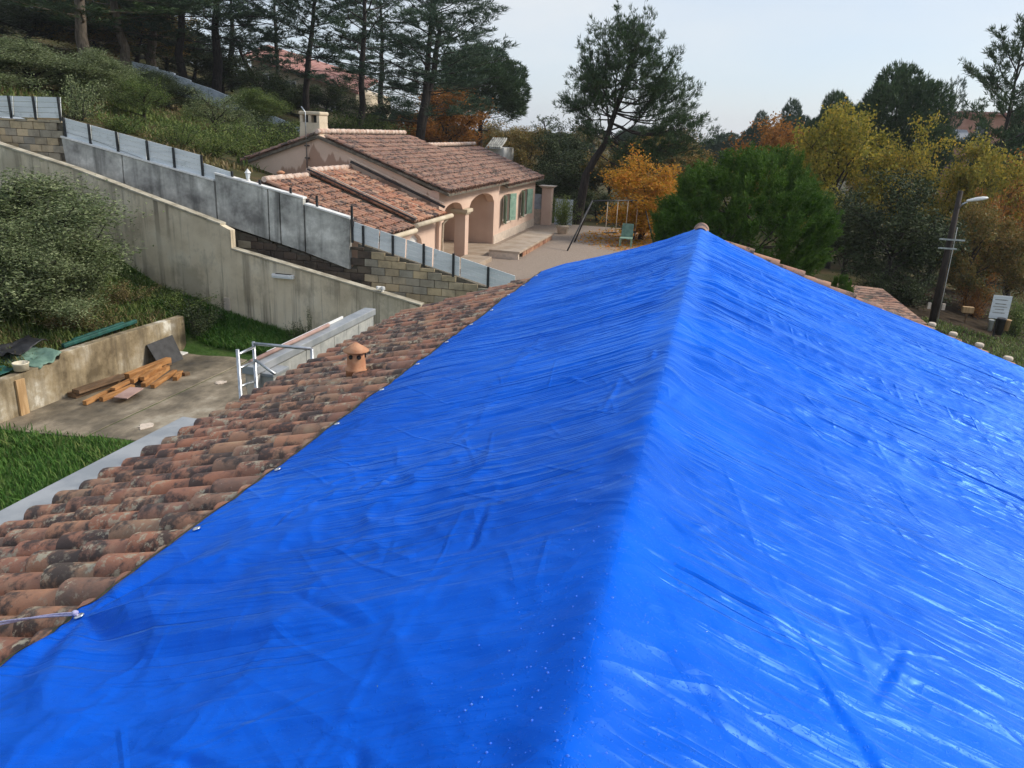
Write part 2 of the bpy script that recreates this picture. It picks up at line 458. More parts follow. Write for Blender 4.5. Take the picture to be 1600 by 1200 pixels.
    base = k.ramp(k.noise(1.2, 6), [(.3, (.58, .40, .31)), (.7, (.70, .52, .41))])
    base = k.mix(k.ramp(k.noise(2.2, 5, st=(2, 2, .4)), [(.58, 0.0), (.75, .35)]), base, (.42, .28, .19))
    M['salmon'] = k.finish(base, .9, k.bump(k.noise(40, 5), .3, .008))
    k = NT('render_salmon_gable')
    base = k.ramp(k.noise(1.0, 6), [(.3, (.60, .44, .33)), (.7, (.70, .53, .41))])
    sx = k.n('SeparateXYZ', {0: k.pos()})
    drip = k.noise(1.0, 4, st=(1.1, 0, .10), rough=.6)
    rl = k.math('SUBTRACT', 5.3, k.math('MULTIPLY', k.math('ABSOLUTE', k.math('ADD', sx.outputs['X'], 13.07)), .375))
    f2 = k.math('ADD', k.math('SUBTRACT', k.math('SUBTRACT', rl, .62), sx.outputs['Z']), k.math('MULTIPLY', k.math('SUBTRACT', drip, .5), 2.6))
    wetm = k.n('MapRange', {'Value': f2, 'From Min': -.03, 'From Max': .06, 'To Min': 0.0, 'To Max': 1.0}).outputs[0]
    st = k.ramp(k.noise(1.0, 3, st=(2.6, 0, .02)), [(.60, 0.0), (.64, 1.0)])
    wet = k.math('MAXIMUM', wetm, k.math('MULTIPLY', st, .8))
    base = k.mix(k.math('MULTIPLY', wet, .85), base, (.36, .215, .145))
    M['salmon_gable'] = k.finish(base, .85, k.bump(k.noise(40, 5), .3, .008))
    M['brick_clad'] = simple('brick_clad', (.26, .12, .075), (.42, .24, .15), 3, .85, .4)
    M['paving'] = simple('paving', (.34, .26, .19), (.44, .36, .28), 2, .6, .2)
    M['shutter'] = simple('shutter_green', (.20, .33, .25), (.29, .43, .34), 5, .6, .05)
    M['gate_metal'] = simple('gate_metal', (.34, .40, .46), (.46, .52, .58), 3, .5, .03)
    M['glass'] = simple('glass_dark', (.03, .035, .04), (.06, .065, .07), 3, .08, 0, spec=.8)
    M['cream'] = simple('cream_wall', (.50, .42, .30), (.62, .53, .40), 2, .9, .2)
    M['red_roof'] = simple('red_roof', (.34, .15, .12), (.46, .25, .21), 3, .8, .3)
    M['pink_wall'] = simple('pink_wall', (.46, .24, .17), (.54, .30, .22), 2, .9, .1)
    M['pole_wood'] = simple('pole_wood', (.022, .017, .014), (.045, .034, .028), 6, .85, .3, st=(3, 3, .4))
    M['concrete_post'] = simple('concrete_post', (.46, .40, .34), (.60, .53, .46), 8, .8, .2)
    M['rope'] = simple('rope', (.34, .32, .52), (.50, .48, .66), 60, .7, .2)
    M['steel'] = simple('steel', (.60, .62, .62), (.75, .76, .76), 20, .3, 0, metal=.9)
    # ground
    M['soil'] = None
    k = NT('leaf_litter')
    base = k.ramp(k.noise(.5, 7, rough=.68), [(.3, (.030, .032, .014)), (.48, (.055, .055, .024)), (.6, (.085, .065, .034)), (.75, (.14, .10, .055))])
    M['soil'] = k.finish(base, .95, k.bump(k.noise(9, 6), .8, .05), Specular_IOR_Level=.08)
    k = NT('grass_ground')
    base = k.ramp(k.noise(.9, 7, rough=.66), [(.3, (.028, .055, .014)), (.5, (.05, .095, .022)), (.68, (.085, .105, .035)), (.8, (.15, .115, .06))])
    M['grass_ground'] = k.finish(base, .95, k.bump(k.noise(12, 6), .8, .04), Specular_IOR_Level=.08)
    k = NT('gravel')
    base = k.ramp(k.noise(26, 4, rough=.7), [(.35, (.19, .145, .11)), (.6, (.34, .27, .215)), (.75, (.44, .36, .30))])
    M['gravel'] = k.finish(base, .9, k.bump(k.noise(30, 4), .6, .02))
    M['asphalt'] = simple('track_earth', (.022, .016, .011), (.055, .040, .026), 2, .95, .5, spec=.05)
    M['bark'] = simple('bark_dark', (.020, .016, .014), (.048, .038, .032), 5, .95, .5, st=(3, 3, .6))
    M['bark_grey'] = simple('bark_grey', (.09, .072, .055), (.18, .145, .11), 4, .95, .5, st=(3, 3, .6))
    M['leaf_pine'] = leaf_mat('needles_dark', [(.15, (0.023, 0.047, 0.023)), (.45, (0.051, 0.090, 0.039)), (.75, (0.094, 0.140, 0.058))], .15)
    M['leaf_pine_cool'] = leaf_mat('needles_cool', [(.15, (0.028, 0.053, 0.036)), (.45, (0.053, 0.089, 0.057)), (.75, (0.093, 0.134, 0.081))], .15)
    M['leaf_pine_bright'] = leaf_mat('needles_bright', [(.15, (0.031, 0.074, 0.014)), (.45, (0.065, 0.136, 0.021)), (.75, (0.131, 0.214, 0.038))], .2)
    M['leaf_yellow'] = leaf_mat('oak_yellow', [(.15, (0.134, 0.140, 0.029)), (.4, (0.246, 0.230, 0.043)), (.6, (0.370, 0.308, 0.054)), (.8, (0.470, 0.302, 0.047))], .45)
    M['leaf_brown'] = leaf_mat('oak_brown', [(.15, (0.161, 0.072, 0.023)), (.4, (0.274, 0.121, 0.032)), (.6, (0.354, 0.153, 0.041)), (.8, (0.386, 0.209, 0.048))], .45)
    M['leaf_orange'] = leaf_mat('tree_orange', [(.15, (.34, .20, .03)), (.4, (.52, .30, .04)), (.6, (.60, .28, .045)), (.8, (.62, .20, .04))], .35)
    M['leaf_oak_green'] = leaf_mat('oak_evergreen', [(.15, (0.024, 0.037, 0.020)), (.45, (0.047, 0.067, 0.030)), (.75, (0.084, 0.104, 0.047))], .15)
    M['leaf_mixed'] = leaf_mat('oak_olive_brown', [(.15, (0.082, 0.092, 0.032)), (.4, (0.161, 0.143, 0.046)), (.6, (0.254, 0.179, 0.055)), (.8, (0.322, 0.184, 0.061))], .25)
    M['leaf_olive'] = leaf_mat('olive_leaf', [(.15, (0.061, 0.095, 0.033)), (.45, (0.133, 0.171, 0.072)), (.75, (0.276, 0.310, 0.166))], .2, .5)
    M['leaf_shrub'] = leaf_mat('shrub_leaf', [(.15, (0.053, 0.091, 0.025)), (.45, (0.109, 0.161, 0.046)), (.75, (0.194, 0.229, 0.070))], .25)
    M['leaf_lush'] = leaf_mat('lush_leaf', [(.15, (.035, .095, .018)), (.4, (.06, .155, .028)), (.6, (.10, .20, .04)), (.8, (.17, .24, .07))], .3)
    M['leaf_dry'] = leaf_mat('dry_scrub', [(.15, (0.088, 0.088, 0.031)), (.4, (0.158, 0.140, 0.053)), (.6, (0.228, 0.176, 0.088)), (.8, (0.298, 0.211, 0.123))], .2)
    k = NT('droplet')
    M['drop'] = k.finish((.02, .16, .85), .05, None, Specular_IOR_Level=.6, Coat_Weight=1.0)
make_materials()

# ------------------------------------------------------------------ terrain
YB, YG = 18.2, 19.3                     # rendered retaining wall, grey panel wall behind it
_bp = [at_y(*p, YB) for p in ((190, 405), (250, 445), (350, 487), (450, 520))]
_bx = np.array([-40.0] + [p[0] for p in _bp] + [-7.0]); _bz = np.array([_bp[0][2] + .42 * (40 + _bp[0][0])] + [p[2] for p in _bp] + [.1])
def h_right(x):
    return -1.7 * sstep(5, 16, x) - .05 * np.maximum(0, x - 16)
def hA(x, y):
    x = np.asarray(x, float); y = np.asarray(y, float)
    wb = np.interp(x, _bx, _bz)
    bank = .72 + .24 * np.maximum(0, -12.6 - x) + .02 * (y - 11)
    low = wb * sstep(16.0, 18.2, y)
    hi = bank + (wb - bank) * sstep(13.5, 18.0, y)
    stp = np.where(y < 16.6, (x < -12.6) * 1.0, 1 - sstep(-13.4, -11.8, x))
    z = low * (1 - stp) + np.maximum(hi, low) * stp
    return z + h_right(x) + .05 * (fbm(x * .8, y * .8, 5) - .5) * (x < -4.5) - .02
def hB(x, y):
    x = np.asarray(x, float); y = np.asarray(y, float)
    yy = np.minimum(y, 45) + .35 * np.clip(y - 45, 0, 60)
    hill = 4.9 + .243 * (-17.3 - np.maximum(x, -80)) - .08 * (yy - 19.3)
    hill = np.maximum(hill - .085 * np.clip(y - 72, 0, 300), 1.0)
    near = sstep(-11.2, -11.8, x)
    far = sstep(-9, -22, x)
    w = near + (far - near) * sstep(39.5, 41, y)
    z = 1.0 + (hill - 1.0) * w
    z = z + .35 * (fbm(x * .25, y * .25, 9) - .5) * sstep(-12, -17, x)
    z = z - 1.0 * sstep(-2, 6, x) + h_right(x) - .04 * np.clip(y - 45, 0, 60) * sstep(-15, 0, x)
    return z - .03 * np.clip(y - 60, 0, 200) * sstep(-60, -10, x)
def ground(x, y):
    return float(hA(x, y)) if y < (YB + YG) / 2 else float(hB(x, y))
def sheet(name, xs, ys, fn, mat):
    X, Y = np.meshgrid(xs, ys); Z = fn(X, Y)
    n, m = len(ys), len(xs)
    i = np.arange(m - 1); j = np.arange(n - 1)[:, None]
    a = j * m + i
    F = np.stack([a, a + 1, a + m + 1, a + m], -1).reshape(-1, 4)
    me = npmesh(name, np.stack([X, Y, Z], -1).reshape(-1, 3), F, smooth=True)
    me.materials.append(mat)
    o = link(bpy.data.objects.new(name, me))
    return tag(o, kind='structure')
xsA = np.concatenate([np.arange(-40, -18, 1.0), np.arange(-18, -12.8, .3), [-12.72, -12.56], np.arange(-12.3, -8, .3), np.arange(-8, 60, 1.5)])
ysA = np.concatenate([np.arange(-40, 2, 3.0), np.arange(2, 18.2, .3), [18.25]])
sheet('garden_ground', xsA, ysA, hA, M['grass_ground'])
xsB = np.concatenate([-np.geomspace(900, 60, 14), np.arange(-58, -18, 1.5), np.arange(-18, -11.9, .6), [-11.8, -11.6, -11.4, -11.2], np.arange(-10.5, 30, 1.2), np.geomspace(31, 900, 22)])
ysB = np.concatenate([np.arange(YG - .05, 45, .9), np.arange(45, 110, 3.0), np.geomspace(111, 1200, 16)])
sheet('hillside', xsB, ysB, hB, M['soil'])
_tA = lambda x: np.where(np.asarray(x) < -4.5, 1.2 + .26 * (-4.5 - np.asarray(x)), 0)
def h_strip(x, y):
    t = sstep(YB, YG - .1, y)
    joined = hA(x, np.full_like(x, YB)) * (1 - t) + hB(x, np.full_like(x, YG)) * t
    topz = np.interp(x, [-20, -12.4, -7.2, -4.7, -4.0], [4.1, 2.2, .7, .4, .3])
    return np.where(x < -4.2, topz, joined)
sheet('drain_strip', np.concatenate([np.arange(-40, -4.3, .8), np.arange(-4.2, 60, 1.5)]), np.array([YB + .05, 18.5, 18.8, 19.1, YG]), h_strip, M['soil'])
# neighbour's gravel yard and the dark track at the right
def patch(name, poly, fn, mat, dz, n=10):
    # bilinear quad patch laid over the ground
    A, B, C_, D = [np.array(p, float) for p in poly]
    u, v = np.meshgrid(np.linspace(0, 1, n + 1), np.linspace(0, 1, n + 1))
    P = (A * (1 - u)[..., None] + B * u[..., None]) * (1 - v)[..., None] + (D * (1 - u)[..., None] + C_ * u[..., None]) * v[..., None]
    Z = fn(P[..., 0], P[..., 1]) + dz
    m = n + 1; i = np.arange(n); j = np.arange(n)[:, None]; a = j * m + i
    F = np.stack([a, a + 1, a + m + 1, a + m], -1).reshape(-1, 4)
    me = npmesh(name, np.concatenate([P, Z[..., None]], -1).reshape(-1, 3), F, smooth=True); me.materials.append(mat)
    return tag(link(bpy.data.objects.new(name, me)), kind='structure')
patch('gravel_yard', [(-10.4, 19.8), (-1.5, 19.8), (-1.5, 41), (-10.4, 41)], hB, M['gravel'], .05, 24)
patch('earth_track', [(6.5, 24), (30, 16), (36, 26), (9, 46)], hB, M['asphalt'], .06, 20)

# terrace slab beside the dirty wall: a joint splits it in two pours
for i, (xa, xb) in enumerate(((-12.52, -10.62), (-10.58, -6.9))):
    m = MB(); y0 = (10.72 if i == 0 else 10.95)
    m.prism([(xa, y0 + .12 * i, 0), (xb, y0 + .25 + .2 * i, 0), (xb, 16.72, 0), (xa, 16.72, 0)], (0, 0, -.2))
    tag(m.build('terrace_slab', M['concrete_slab'], None, .012), kind='structure')

# ------------------------------------------------------------------ canal roof tiles
TL, TW = .43, .235
def tile_shape(r0=.078, r1=.098, Ln=TL, n=8, th=.014, arc=R(168), flip=False):
    """cover tile: axis along +x (down the slope), crown on z=0"""
    V = []; F = []; S = []
    a = np.linspace(-arc / 2, arc / 2, n + 1)
    def row(x, r, zc):
        b = len(V)
        for t in a: V.append((x, r * math.sin(t), zc + r * math.cos(t)))
        return b
    def band(b0, b1, rev, sm):
        for i in range(n):
            f = (b0 + i, b0 + i + 1, b1 + i + 1, b1 + i)
            F.append(f[::-1] if rev else f); S.append(sm)
    zc0, zc1 = -r1 - .012, -r1
    o0 = row(0, r0, zc0); o1 = row(Ln, r1, zc1); band(o0, o1, True, True)
    e0 = row(Ln, r1, zc1); e1 = row(Ln - .002, r1 - th, zc1); band(e0, e1, True, False)
    i0 = row(Ln - .002, r1 - th, zc1); i1 = row(Ln * .4, r0 - th + .01, zc0); band(i0, i1, True, True)
    V = np.array(V)
    if flip:
        V[:, 2] = -V[:, 2]; F = [f[::-1] for f in F]
    return V, F, S
def tile_mesh(name, mat, **kw):
    V, F, S = tile_shape(**kw)
    me = bpy.data.meshes.new(name); me.from_pydata([tuple(v) for v in V], [], F)
    me.polygons.foreach_set('use_smooth', np.array(S, bool)); me.update(); me.materials.append(mat)
    return me
def tiled_slope(parent, origin, down, across, nrow, ncol, mat, expo=.36, pitch=TW, limit=0, seed=1, keep=None, channels=True, jitter=1.0):
    """origin: top corner of the slope at crown level. Cover tiles near the eye are objects, the rest one mesh."""
    rg = random.Random(seed)
    down = Vector(down).normalized(); across = Vector(across).normalized(); up = down.cross(across)
    if up.z < 0: up = -up
    org = Vector(origin); pw = Vector(world_of(parent))
    items = []
    for c in range(ncol):
        cj = rg.uniform(-.012, .012)
        for r in range(nrow):
            p = org + down * (r * expo + rg.uniform(-.014, .014) * jitter) + across * ((c + .5) * pitch + cj + rg.uniform(-.005, .005) * jitter) + up * (rg.uniform(-.006, .006) * jitter - (0.0))
            if keep and not keep(p): continue
            yaw = rg.uniform(-.028, .028) * jitter; tilt = .026 + rg.uniform(-.012, .012) * jitter
            d = (down + across * yaw + up * tilt).normalized()
            ac = up.cross(d).normalized(); u = d.cross(ac).normalized()
            items.append((p, d, ac, u))
    eye = Vector(CAM)
    order = sorted(range(len(items)), key=lambda i: (items[i][0] - eye).length)
    near = set(order[:limit])
    me = tile_mesh('tile', mat)
    for i in order[:limit]:
        p, d, ac, u = items[i]
        o = bpy.data.objects.new('tile', me)
        link(o, parent)
        o.matrix_local = Matrix(((d.x, ac.x, u.x, p.x - pw.x), (d.y, ac.y, u.y, p.y - pw.y), (d.z, ac.z, u.z, p.z - pw.z), (0, 0, 0, 1)))
    V0, F0, S0 = tile_shape()
    Vc, Fc, Sc = tile_shape(r0=.098, r1=.082, flip=True)
    def merged(name, lst, V, F, S, dz):
        if not lst: return
        F = np.array(F); A = []; B = []; RR = []
        for q, (p, d, ac, u) in enumerate(lst):
            Mx = np.array([d, ac, u])
            A.append(V @ Mx + np.array(p - pw + u * dz)); B.append(F + q * len(V)); RR.append(np.full(len(V), rg.random()))
        me = npmesh(name, np.concatenate(A), np.concatenate(B), np.concatenate(RR))
        me.polygons.foreach_set('use_smooth', np.tile(np.array(S, bool), len(lst)))
        me.materials.append(mat)
        tag(link(bpy.data.objects.new(name, me), parent), kind='stuff')
    merged('further_tiles', [items[i] for i in range(len(items)) if i not in near], V0, F0, S0, 0)
    if channels:
        ch = [(p + across * pitch * .5, d, ac, u) for (p, d, ac, u) in items]
        merged('channel_tiles', ch, Vc, Fc, Sc, -.205)

# ------------------------------------------------------------------ our house under the tarpaulin
cs, sn = math.cos(SL), math.sin(SL)
PZ = RZ - .05                           # where the two tile planes meet
S_EAVE, S_TARP, Y_GAB = 4.5, 2.27, 10.95
own = thing('tiled_house', 'low house whose tiled gable roof is half covered by blue tarpaulin', 'house', (0, 5, 0))
m = MB()
for sg in (-1, 1):
    e = S_EAVE - .25
    m.prism([(0, -1.2, PZ - .2), (sg * e * cs, -1.2, PZ - .2 - e * sn), (sg * e * cs, Y_GAB - .06, PZ - .2 - e * sn), (0, Y_GAB - .06, PZ - .2)], (0, 0, -.12))
roof_own = m.build('roof', M['mortar_dark'], own)
m = MB()
m.prism([(-3.75, Y_GAB - .35, 0), (3.75, Y_GAB - .35, 0), (3.75, Y_GAB - .35, PZ - .33 - 3.75 * math.tan(SL)), (0, Y_GAB - .35, PZ - .36), (-3.75, Y_GAB - .35, PZ - .33 - 3.75 * math.tan(SL))], (0, .22, 0))
m.box(-3.75, -3.55, -1.1, Y_GAB - .36, -.1, PZ - .36 - 3.75 * math.tan(SL))
m.box(3.55, 3.75, -1.1, Y_GAB - .36, -2.2, PZ - .36 - 3.75 * math.tan(SL))
m.build('wall', M['cream'], own)
NR = 7
top_s = S_EAVE - NR * .36 - .06
tiled_slope(roof_own, (-top_s * cs, -1.1, PZ - top_s * sn), (-cs, 0, -sn), (0, 1, 0), NR, int((Y_GAB + 1.1) / TW), M['tile_old'], limit=300, seed=4,
            keep=None)
# rake tiles along the far right gable, ridge end tile, and a row of rake tiles on the left slope
me_t = tile_mesh('rake_tile', M['tile_garage_old'], r0=.085, r1=.105)
for i in range(12):
    s = .34 + i * .36
    o = link(bpy.data.objects.new('rake_tile', me_t), roof_own)
    d = Vector((cs, 0, -sn + .05)).normalized(); ac = Vector((0, 1, 0)); u = d.cross(ac).normalized()
    pw = world_of(roof_own); p = Vector((s * cs, Y_GAB + .04, PZ - s * sn + .03)) - Vector(pw)
    o.matrix_local = Matrix(((d.x, ac.x, u.x, p.x), (d.y, ac.y, u.y, p.y), (d.z, ac.z, u.z, p.z), (0, 0, 0, 1)))
me_r = tile_mesh('ridge_tile', M['tile_garage_old'], r0=.09, r1=.105, n=10)
for yy in (Y_GAB - .25,):
    o = link(bpy.data.objects.new('ridge_tile', me_r), roof_own)
    d = Vector((0, 1, 0)); ac = Vector((-1, 0, 0)); u = Vector((0, 0, 1))
    p = Vector((0, yy, RZ + .03)) - Vector(world_of(roof_own))
    o.matrix_local = Matrix(((d.x, ac.x, u.x, p.x), (d.y, ac.y, u.y, p.y), (d.z, ac.z, u.z, p.z), (0, 0, 0, 1)))
# flat grey box gutter along the near eave
g0 = at_z(0, 797, 2.93); g1 = at_z(285, 650, 2.93)
m = MB(); m.box(g0[0], g0[0] + .52, -1.0, g1[1], 2.80, 2.93)
tag(m.build('gutter', M['zinc'], own, .012), 'flat grey metal box gutter along the eave')
# clay roof vent
vb = Vector((-2.945, 6.46, 3.50))
vent = thing('roof_vent', 'terracotta vent pot with conical cap on the old roof tiles', 'vent', vb)
VS = .60
def sc_(pr): return [(r_ * VS, z * VS) for r_, z in pr]
m = MB(); m.lathe(vb, sc_([(.165, -.10), (.165, .02), (.178, .025), (.178, .055), (.15, .06), (.142, .22), (.13, .34)]), 20)
m.build('pot', M['terracotta'], vent)
m = MB(); m.lathe(vb, sc_([(.20, .335), (.205, .35), (.10, .42), (.02, .47)]), 20)
m.build('cap', M['terracotta'], vent)
for a in (-.62, .30, 1.5, 2.8):
    va = math.atan2(CAM[1] - vb[1], CAM[0] - vb[0]) + a
    d = Vector((math.cos(va), math.sin(va), 0)); c = vb + d * .124 * VS + Vector((0, 0, .265 * VS))
    m = MB(); t = d.cross(Vector((0, 0, 1)))
    m.prism([c + t * .034 * VS * math.cos(k * math.pi / 5) + Vector((0, 0, .036 * VS * math.sin(k * math.pi / 5))) for k in range(10)], d * .018)
    m.build('vent_hole', M['black'], vent)

# ------------------------------------------------------------------ the blue tarpaulin
def make_tarp():
    ys = [-1.15]
    while ys[-1] < Y_GAB + .02:
        y = ys[-1]; ys.append(y + (.014 if y < .3 else .0065 + .0021 * y))
    ys = np.array(ys); ys[-1] = Y_GAB + .03
    ss = np.concatenate([np.linspace(-S_TARP, -.35, 150, endpoint=False), np.linspace(-.35, .35, 70, endpoint=False), np.linspace(.35, 3.2, 210, endpoint=False), np.linspace(3.2, 4.45, 60)])
    S, Y = np.meshgrid(ss, ys)
    # the edge is not quite straight: it pulls in between the eyelets
    edge = np.where(S < 0, (-S / S_TARP) ** 6, 0)
    S2 = S + edge * (.022 * (1 - np.abs(np.cos(np.pi * (Y - 2.14) / .74))) + .05 * (vnoise(Y * .5, Y * 0, 3) - .5))
    gp = (-2.17, 2.14)                   # eyelet held by the rope
    a = np.abs(S2)
    left = (S2 < 0)
    # base shape: planes with a rounded bump over the ridge tiles, slight sag
    Z = -sn * (np.sqrt(a * a + .03 ** 2) - .01)
    cap = .032 * np.exp(-np.abs(S2 / .115) ** 2.2) + .016 * np.exp(-(S2 / .30) ** 2)
    cap *= 1 + .10 * np.sin(2 * np.pi * Y / .40 + 1.0) * np.exp(-(S2 / .2) ** 2)
    Nn = cap
    Nn = Nn - .030 * np.sin(np.pi * np.clip(a / np.where(left, 1.9, 3.2), 0, 1)) * (.6 + .8 * vnoise(Y * .35, S2 * .4, 11))
    Nn = Nn + np.where(left, .020 * sstep(1.5, 2.1, a), 0)
    # undulation of the tile columns under the sheet
    tw = 1 - .7 * vnoise(Y * .9, S2 * .9, 21)
    Nn = Nn + .0045 * np.cos(2 * np.pi * (Y + 1.1) / TW) * sstep(.15, .5, a) * tw
    def ridg(n, p=2.2):
        return (1 - np.abs(2 * n - 1)) ** p
    # long tension folds running down both slopes
    wl = .07 * (fbm(S2 * .8, Y * .45, 31, 3) - .5)
    skew = np.where(left, .04 * a + .03 * a * a * (vnoise(Y * .3, 0 * Y, 41) - .5), -.02 * a)
    yy = Y + skew + wl
    lm = np.where(left, .35, .60) + .95 * vnoise(Y * .55, a * .5, 51)
    def crest(n, p): return ridg(n, p)
    fold = (.042 * crest(vnoise(yy * 2.2, a * .13 + 100 * left, 61), 2.4)
            + .020 * crest(vnoise(yy * 4.4, a * .22 + 100 * left, 62), 2.4)
            + .0085 * crest(vnoise(yy * 8.6, a * .40 + 100 * left, 63), 2.2)
            + .0030 * crest(vnoise(yy * 17.0, a * .7 + 100 * left, 64), 1.8))
    far = .34 + .80 * sstep(1.8, 5.2, Y)     # tighter folds far away, slacker near the eye
    Nn = Nn + fold * lm * far * sstep(.02, .25, a)
    # deep narrow tucks near the ridge on the right and by the far end
    tk = np.clip(vnoise(yy * 3.3 + 7, a * .35 + 30 * left, 71) - .80, 0, 1) / .2
    Nn = Nn - .035 * tk * lm * sstep(.05, .3, a)
    # crumpled lines left by the packing folds, parallel to the ridge
    for c, wd, amp, sd in ((-1.62, .09, .010, 1), (-1.12, .07, .009, 2), (-.62, .06, .005, 3), (.78, .07, .006, 4), (1.42, .10, .011, 5), (2.05, .09, .010, 6), (2.75, .12, .010, 7)):
        dd = S2 - c - .10 * (fbm(Y * .5, 0 * Y + c, 81 + sd, 3) - .5)
        ms = np.exp(-(dd / wd) ** 2) * (vnoise(Y * .8, 0 * Y, 91 + sd) > .3) * (.3 + vnoise(Y * 1.3, 0 * Y, 95 + sd))
        cr = ridg(vnoise(dd * 16 + Y * 3.0, Y * 7.5 - dd * 6, 101 + sd), 1.7)
        Nn = Nn + amp * ms * cr * np.where(left, 1.0, .10)
    # random crumple with straight facets
    x1 = S2 * 3.1 + Y * 1.9; y1 = Y * 3.3 - S2 * 1.7
    cm = sstep(.42, .75, vnoise(S2 * .8 + 3, Y * .7, 111)) * np.where(left, 1.0, .45)
    Nn = Nn + .013 * cm * (ridg(vnoise(x1, y1, 112), 1.4) - .5) + .009 * cm * (ridg(vnoise(x1 * 2.3, y1 * 2.1, 113), 1.6) - .5)
    Nn = Nn + .0022 * (ridg(vnoise(S2 * 9 + Y * 5, Y * 8, 114), 2) - .5)
    nearl = sstep(4.0, 1.0, Y)
    # short tucks where slack gathers, mostly in the foreground
    gt_ = np.random.default_rng(19)
    for q in range(22):
        ts = gt_.uniform(-1.9, 2.4); ty = .9 + 3.8 * gt_.random() ** 1.3; an = gt_.normal(0, .5) + (.25 if ts > 0 else -.25)
        ln_ = gt_.uniform(.10, .34); wd_ = gt_.uniform(.010, .015); dp = gt_.uniform(.005, .011) * gt_.choice([-1, -1, 1])
        du = (S2 - ts) * math.sin(an) + (Y - ty) * math.cos(an); dv = (S2 - ts) * math.cos(an) - (Y - ty) * math.sin(an)
        dv = dv + .10 * du * np.abs(du) * gt_.normal()
        taper = np.clip(1 - (du / ln_) ** 2, 0, 1)
        ww = wd_ * (.6 + .8 * taper)
        Nn = Nn + dp * taper * (np.exp(-(dv / ww) ** 2) - .45 * np.exp(-((dv - 1.8 * ww) / (1.6 * ww)) ** 2))
    Nn = Nn + .030 * nearl * (fbm(S2 * 1.1 + .4 * Y, Y * 1.3, 115, 3) - .5)
    Nn = Nn + .010 * nearl * ridg(vnoise(S2 * 2.2 + Y * 1.6, Y * 1.1 - S2 * .5, 116), 3)
    # folds fanning out of the roped eyelet
    dx = S2 - gp[0]; dy = Y - gp[1]; rr = np.hypot(dx, dy) + 1e-6; th = np.arctan2(dy, dx)
    fan = (np.cos(th * 7 + .6) * .5 + np.cos(th * 3.0 - .9) * .5) * np.minimum(rr / .25, 1) * np.exp(-rr / .75)
    Nn = Nn + .078 * fan - .0 * rr
    Nn = Nn * np.where(edge > 0, 1 - .65 * edge, 1)
    # the far end is pulled down over the gable
    dn = sstep(Y_GAB - .10, Y_GAB + .03, Y)
    px = np.sign(S2) * a * cs + np.where(left, -1, 1) * sn * Nn * sstep(0, .3, a)
    pz = PZ + Z + .004 + cs * Nn - .085 * dn * (1 - .3 * np.exp(-(S2 / .3) ** 2))
    V = np.stack([px, Y, pz], -1).reshape(-1, 3)
    n, mm = S.shape
    i = np.arange(mm - 1); j = np.arange(n - 1)[:, None]; aa = j * mm + i
    F = np.stack([aa, aa + 1, aa + mm + 1, aa + mm], -1).reshape(-1, 4)
    org = np.array([0, 5.0, PZ])
    me = npmesh('sheet', V - org, F, smooth=True); me.materials.append(M['tarp'])
    root = thing('tarpaulin', 'large wet blue tarpaulin stretched over the ridge of the near roof', 'tarpaulin', org)
    link(bpy.data.objects.new('sheet', me), root)
    P = np.stack([px, Y, pz], -1)
    # olive hem along the left edge
    E0 = P[:, 0, :]; out = np.array([-cs, 0, -sn])
    hem_in = E0 + np.array([-sn, 0, cs]) * .004 - out * .004; hem_out = E0 + out * .036 + np.array([0, 0, -.006])
    low = hem_out + np.array([0, 0, -.008])
    Vh = np.stack([hem_in, hem_out, low], 1).reshape(-1, 3)
    k = np.arange(n - 1)[:, None] * 3
    Fh = np.concatenate([np.concatenate([k, k + 3, k + 4, k + 1], 1), np.concatenate([k + 1, k + 4, k + 5, k + 2], 1)])
    mh = npmesh('hem', Vh - org, Fh, smooth=True); mh.materials.append(M['hem'])
    link(bpy.data.objects.new('hem', mh), root)
    # eyelets
    mb = MB(); mb.lathe((0, 0, 0), [(.006, .001), (.0065, .004), (.012, .0045), (.0145, .002), (.015, 0)], 12)
    mer = mb.mesh('eyelet'); mer.materials.append(M['steel'])
    for q in np.arange(2.14 - .74 * 4, Y_GAB, .74):
        jx = int(np.argmin(np.abs(ys - q))); p = P[jx, 5]
        o = link(bpy.data.objects.new('eyelet', mer), root)
        o.location = tuple(p - org + np.array([-.004, 0, .006])); o.rotation_euler = (0, -SL, 0); o.scale = (1.35, 1.35, 1.35)
    return P, ys, ss
TP, TY, TS = make_tarp()
def tarp_at(s, y):
    return TP[int(np.argmin(np.abs(TY - y))), int(np.argmin(np.abs(TS - s)))]
# rope tied to the eyelet
p0 = tarp_at(-2.21, 2.14) + np.array([-.01, 0, .012])
p1 = np.array([-3.2, 2.22, PZ - 3.2 * math.tan(SL) + .03]); p2 = np.array([-4.35, 2.34, PZ - 4.35 * math.tan(SL) + .01])
m = MB()
for k in (0, 1):
    pts = [p0 + (p1 - p0) * t + np.array([0, .012 * (k - .5) * math.sin(t * 9), .01 * math.sin(t * 7 + k)]) for t in np.linspace(0, 1, 24)] + [p1 + (p2 - p1) * t for t in np.linspace(.1, 1, 8)]
    m.tube(pts, .0042, 6)
m.lathe(p0 + np.array([-.012, 0, -.004]), [(.002, 0), (.012, .004), (.014, .012), (.008, .018), (.002, .02)], 8)
tag(m.build('rope', M['rope']), 'thin pale violet cord tied from the tarpaulin eyelet across the tiles', 'rope')
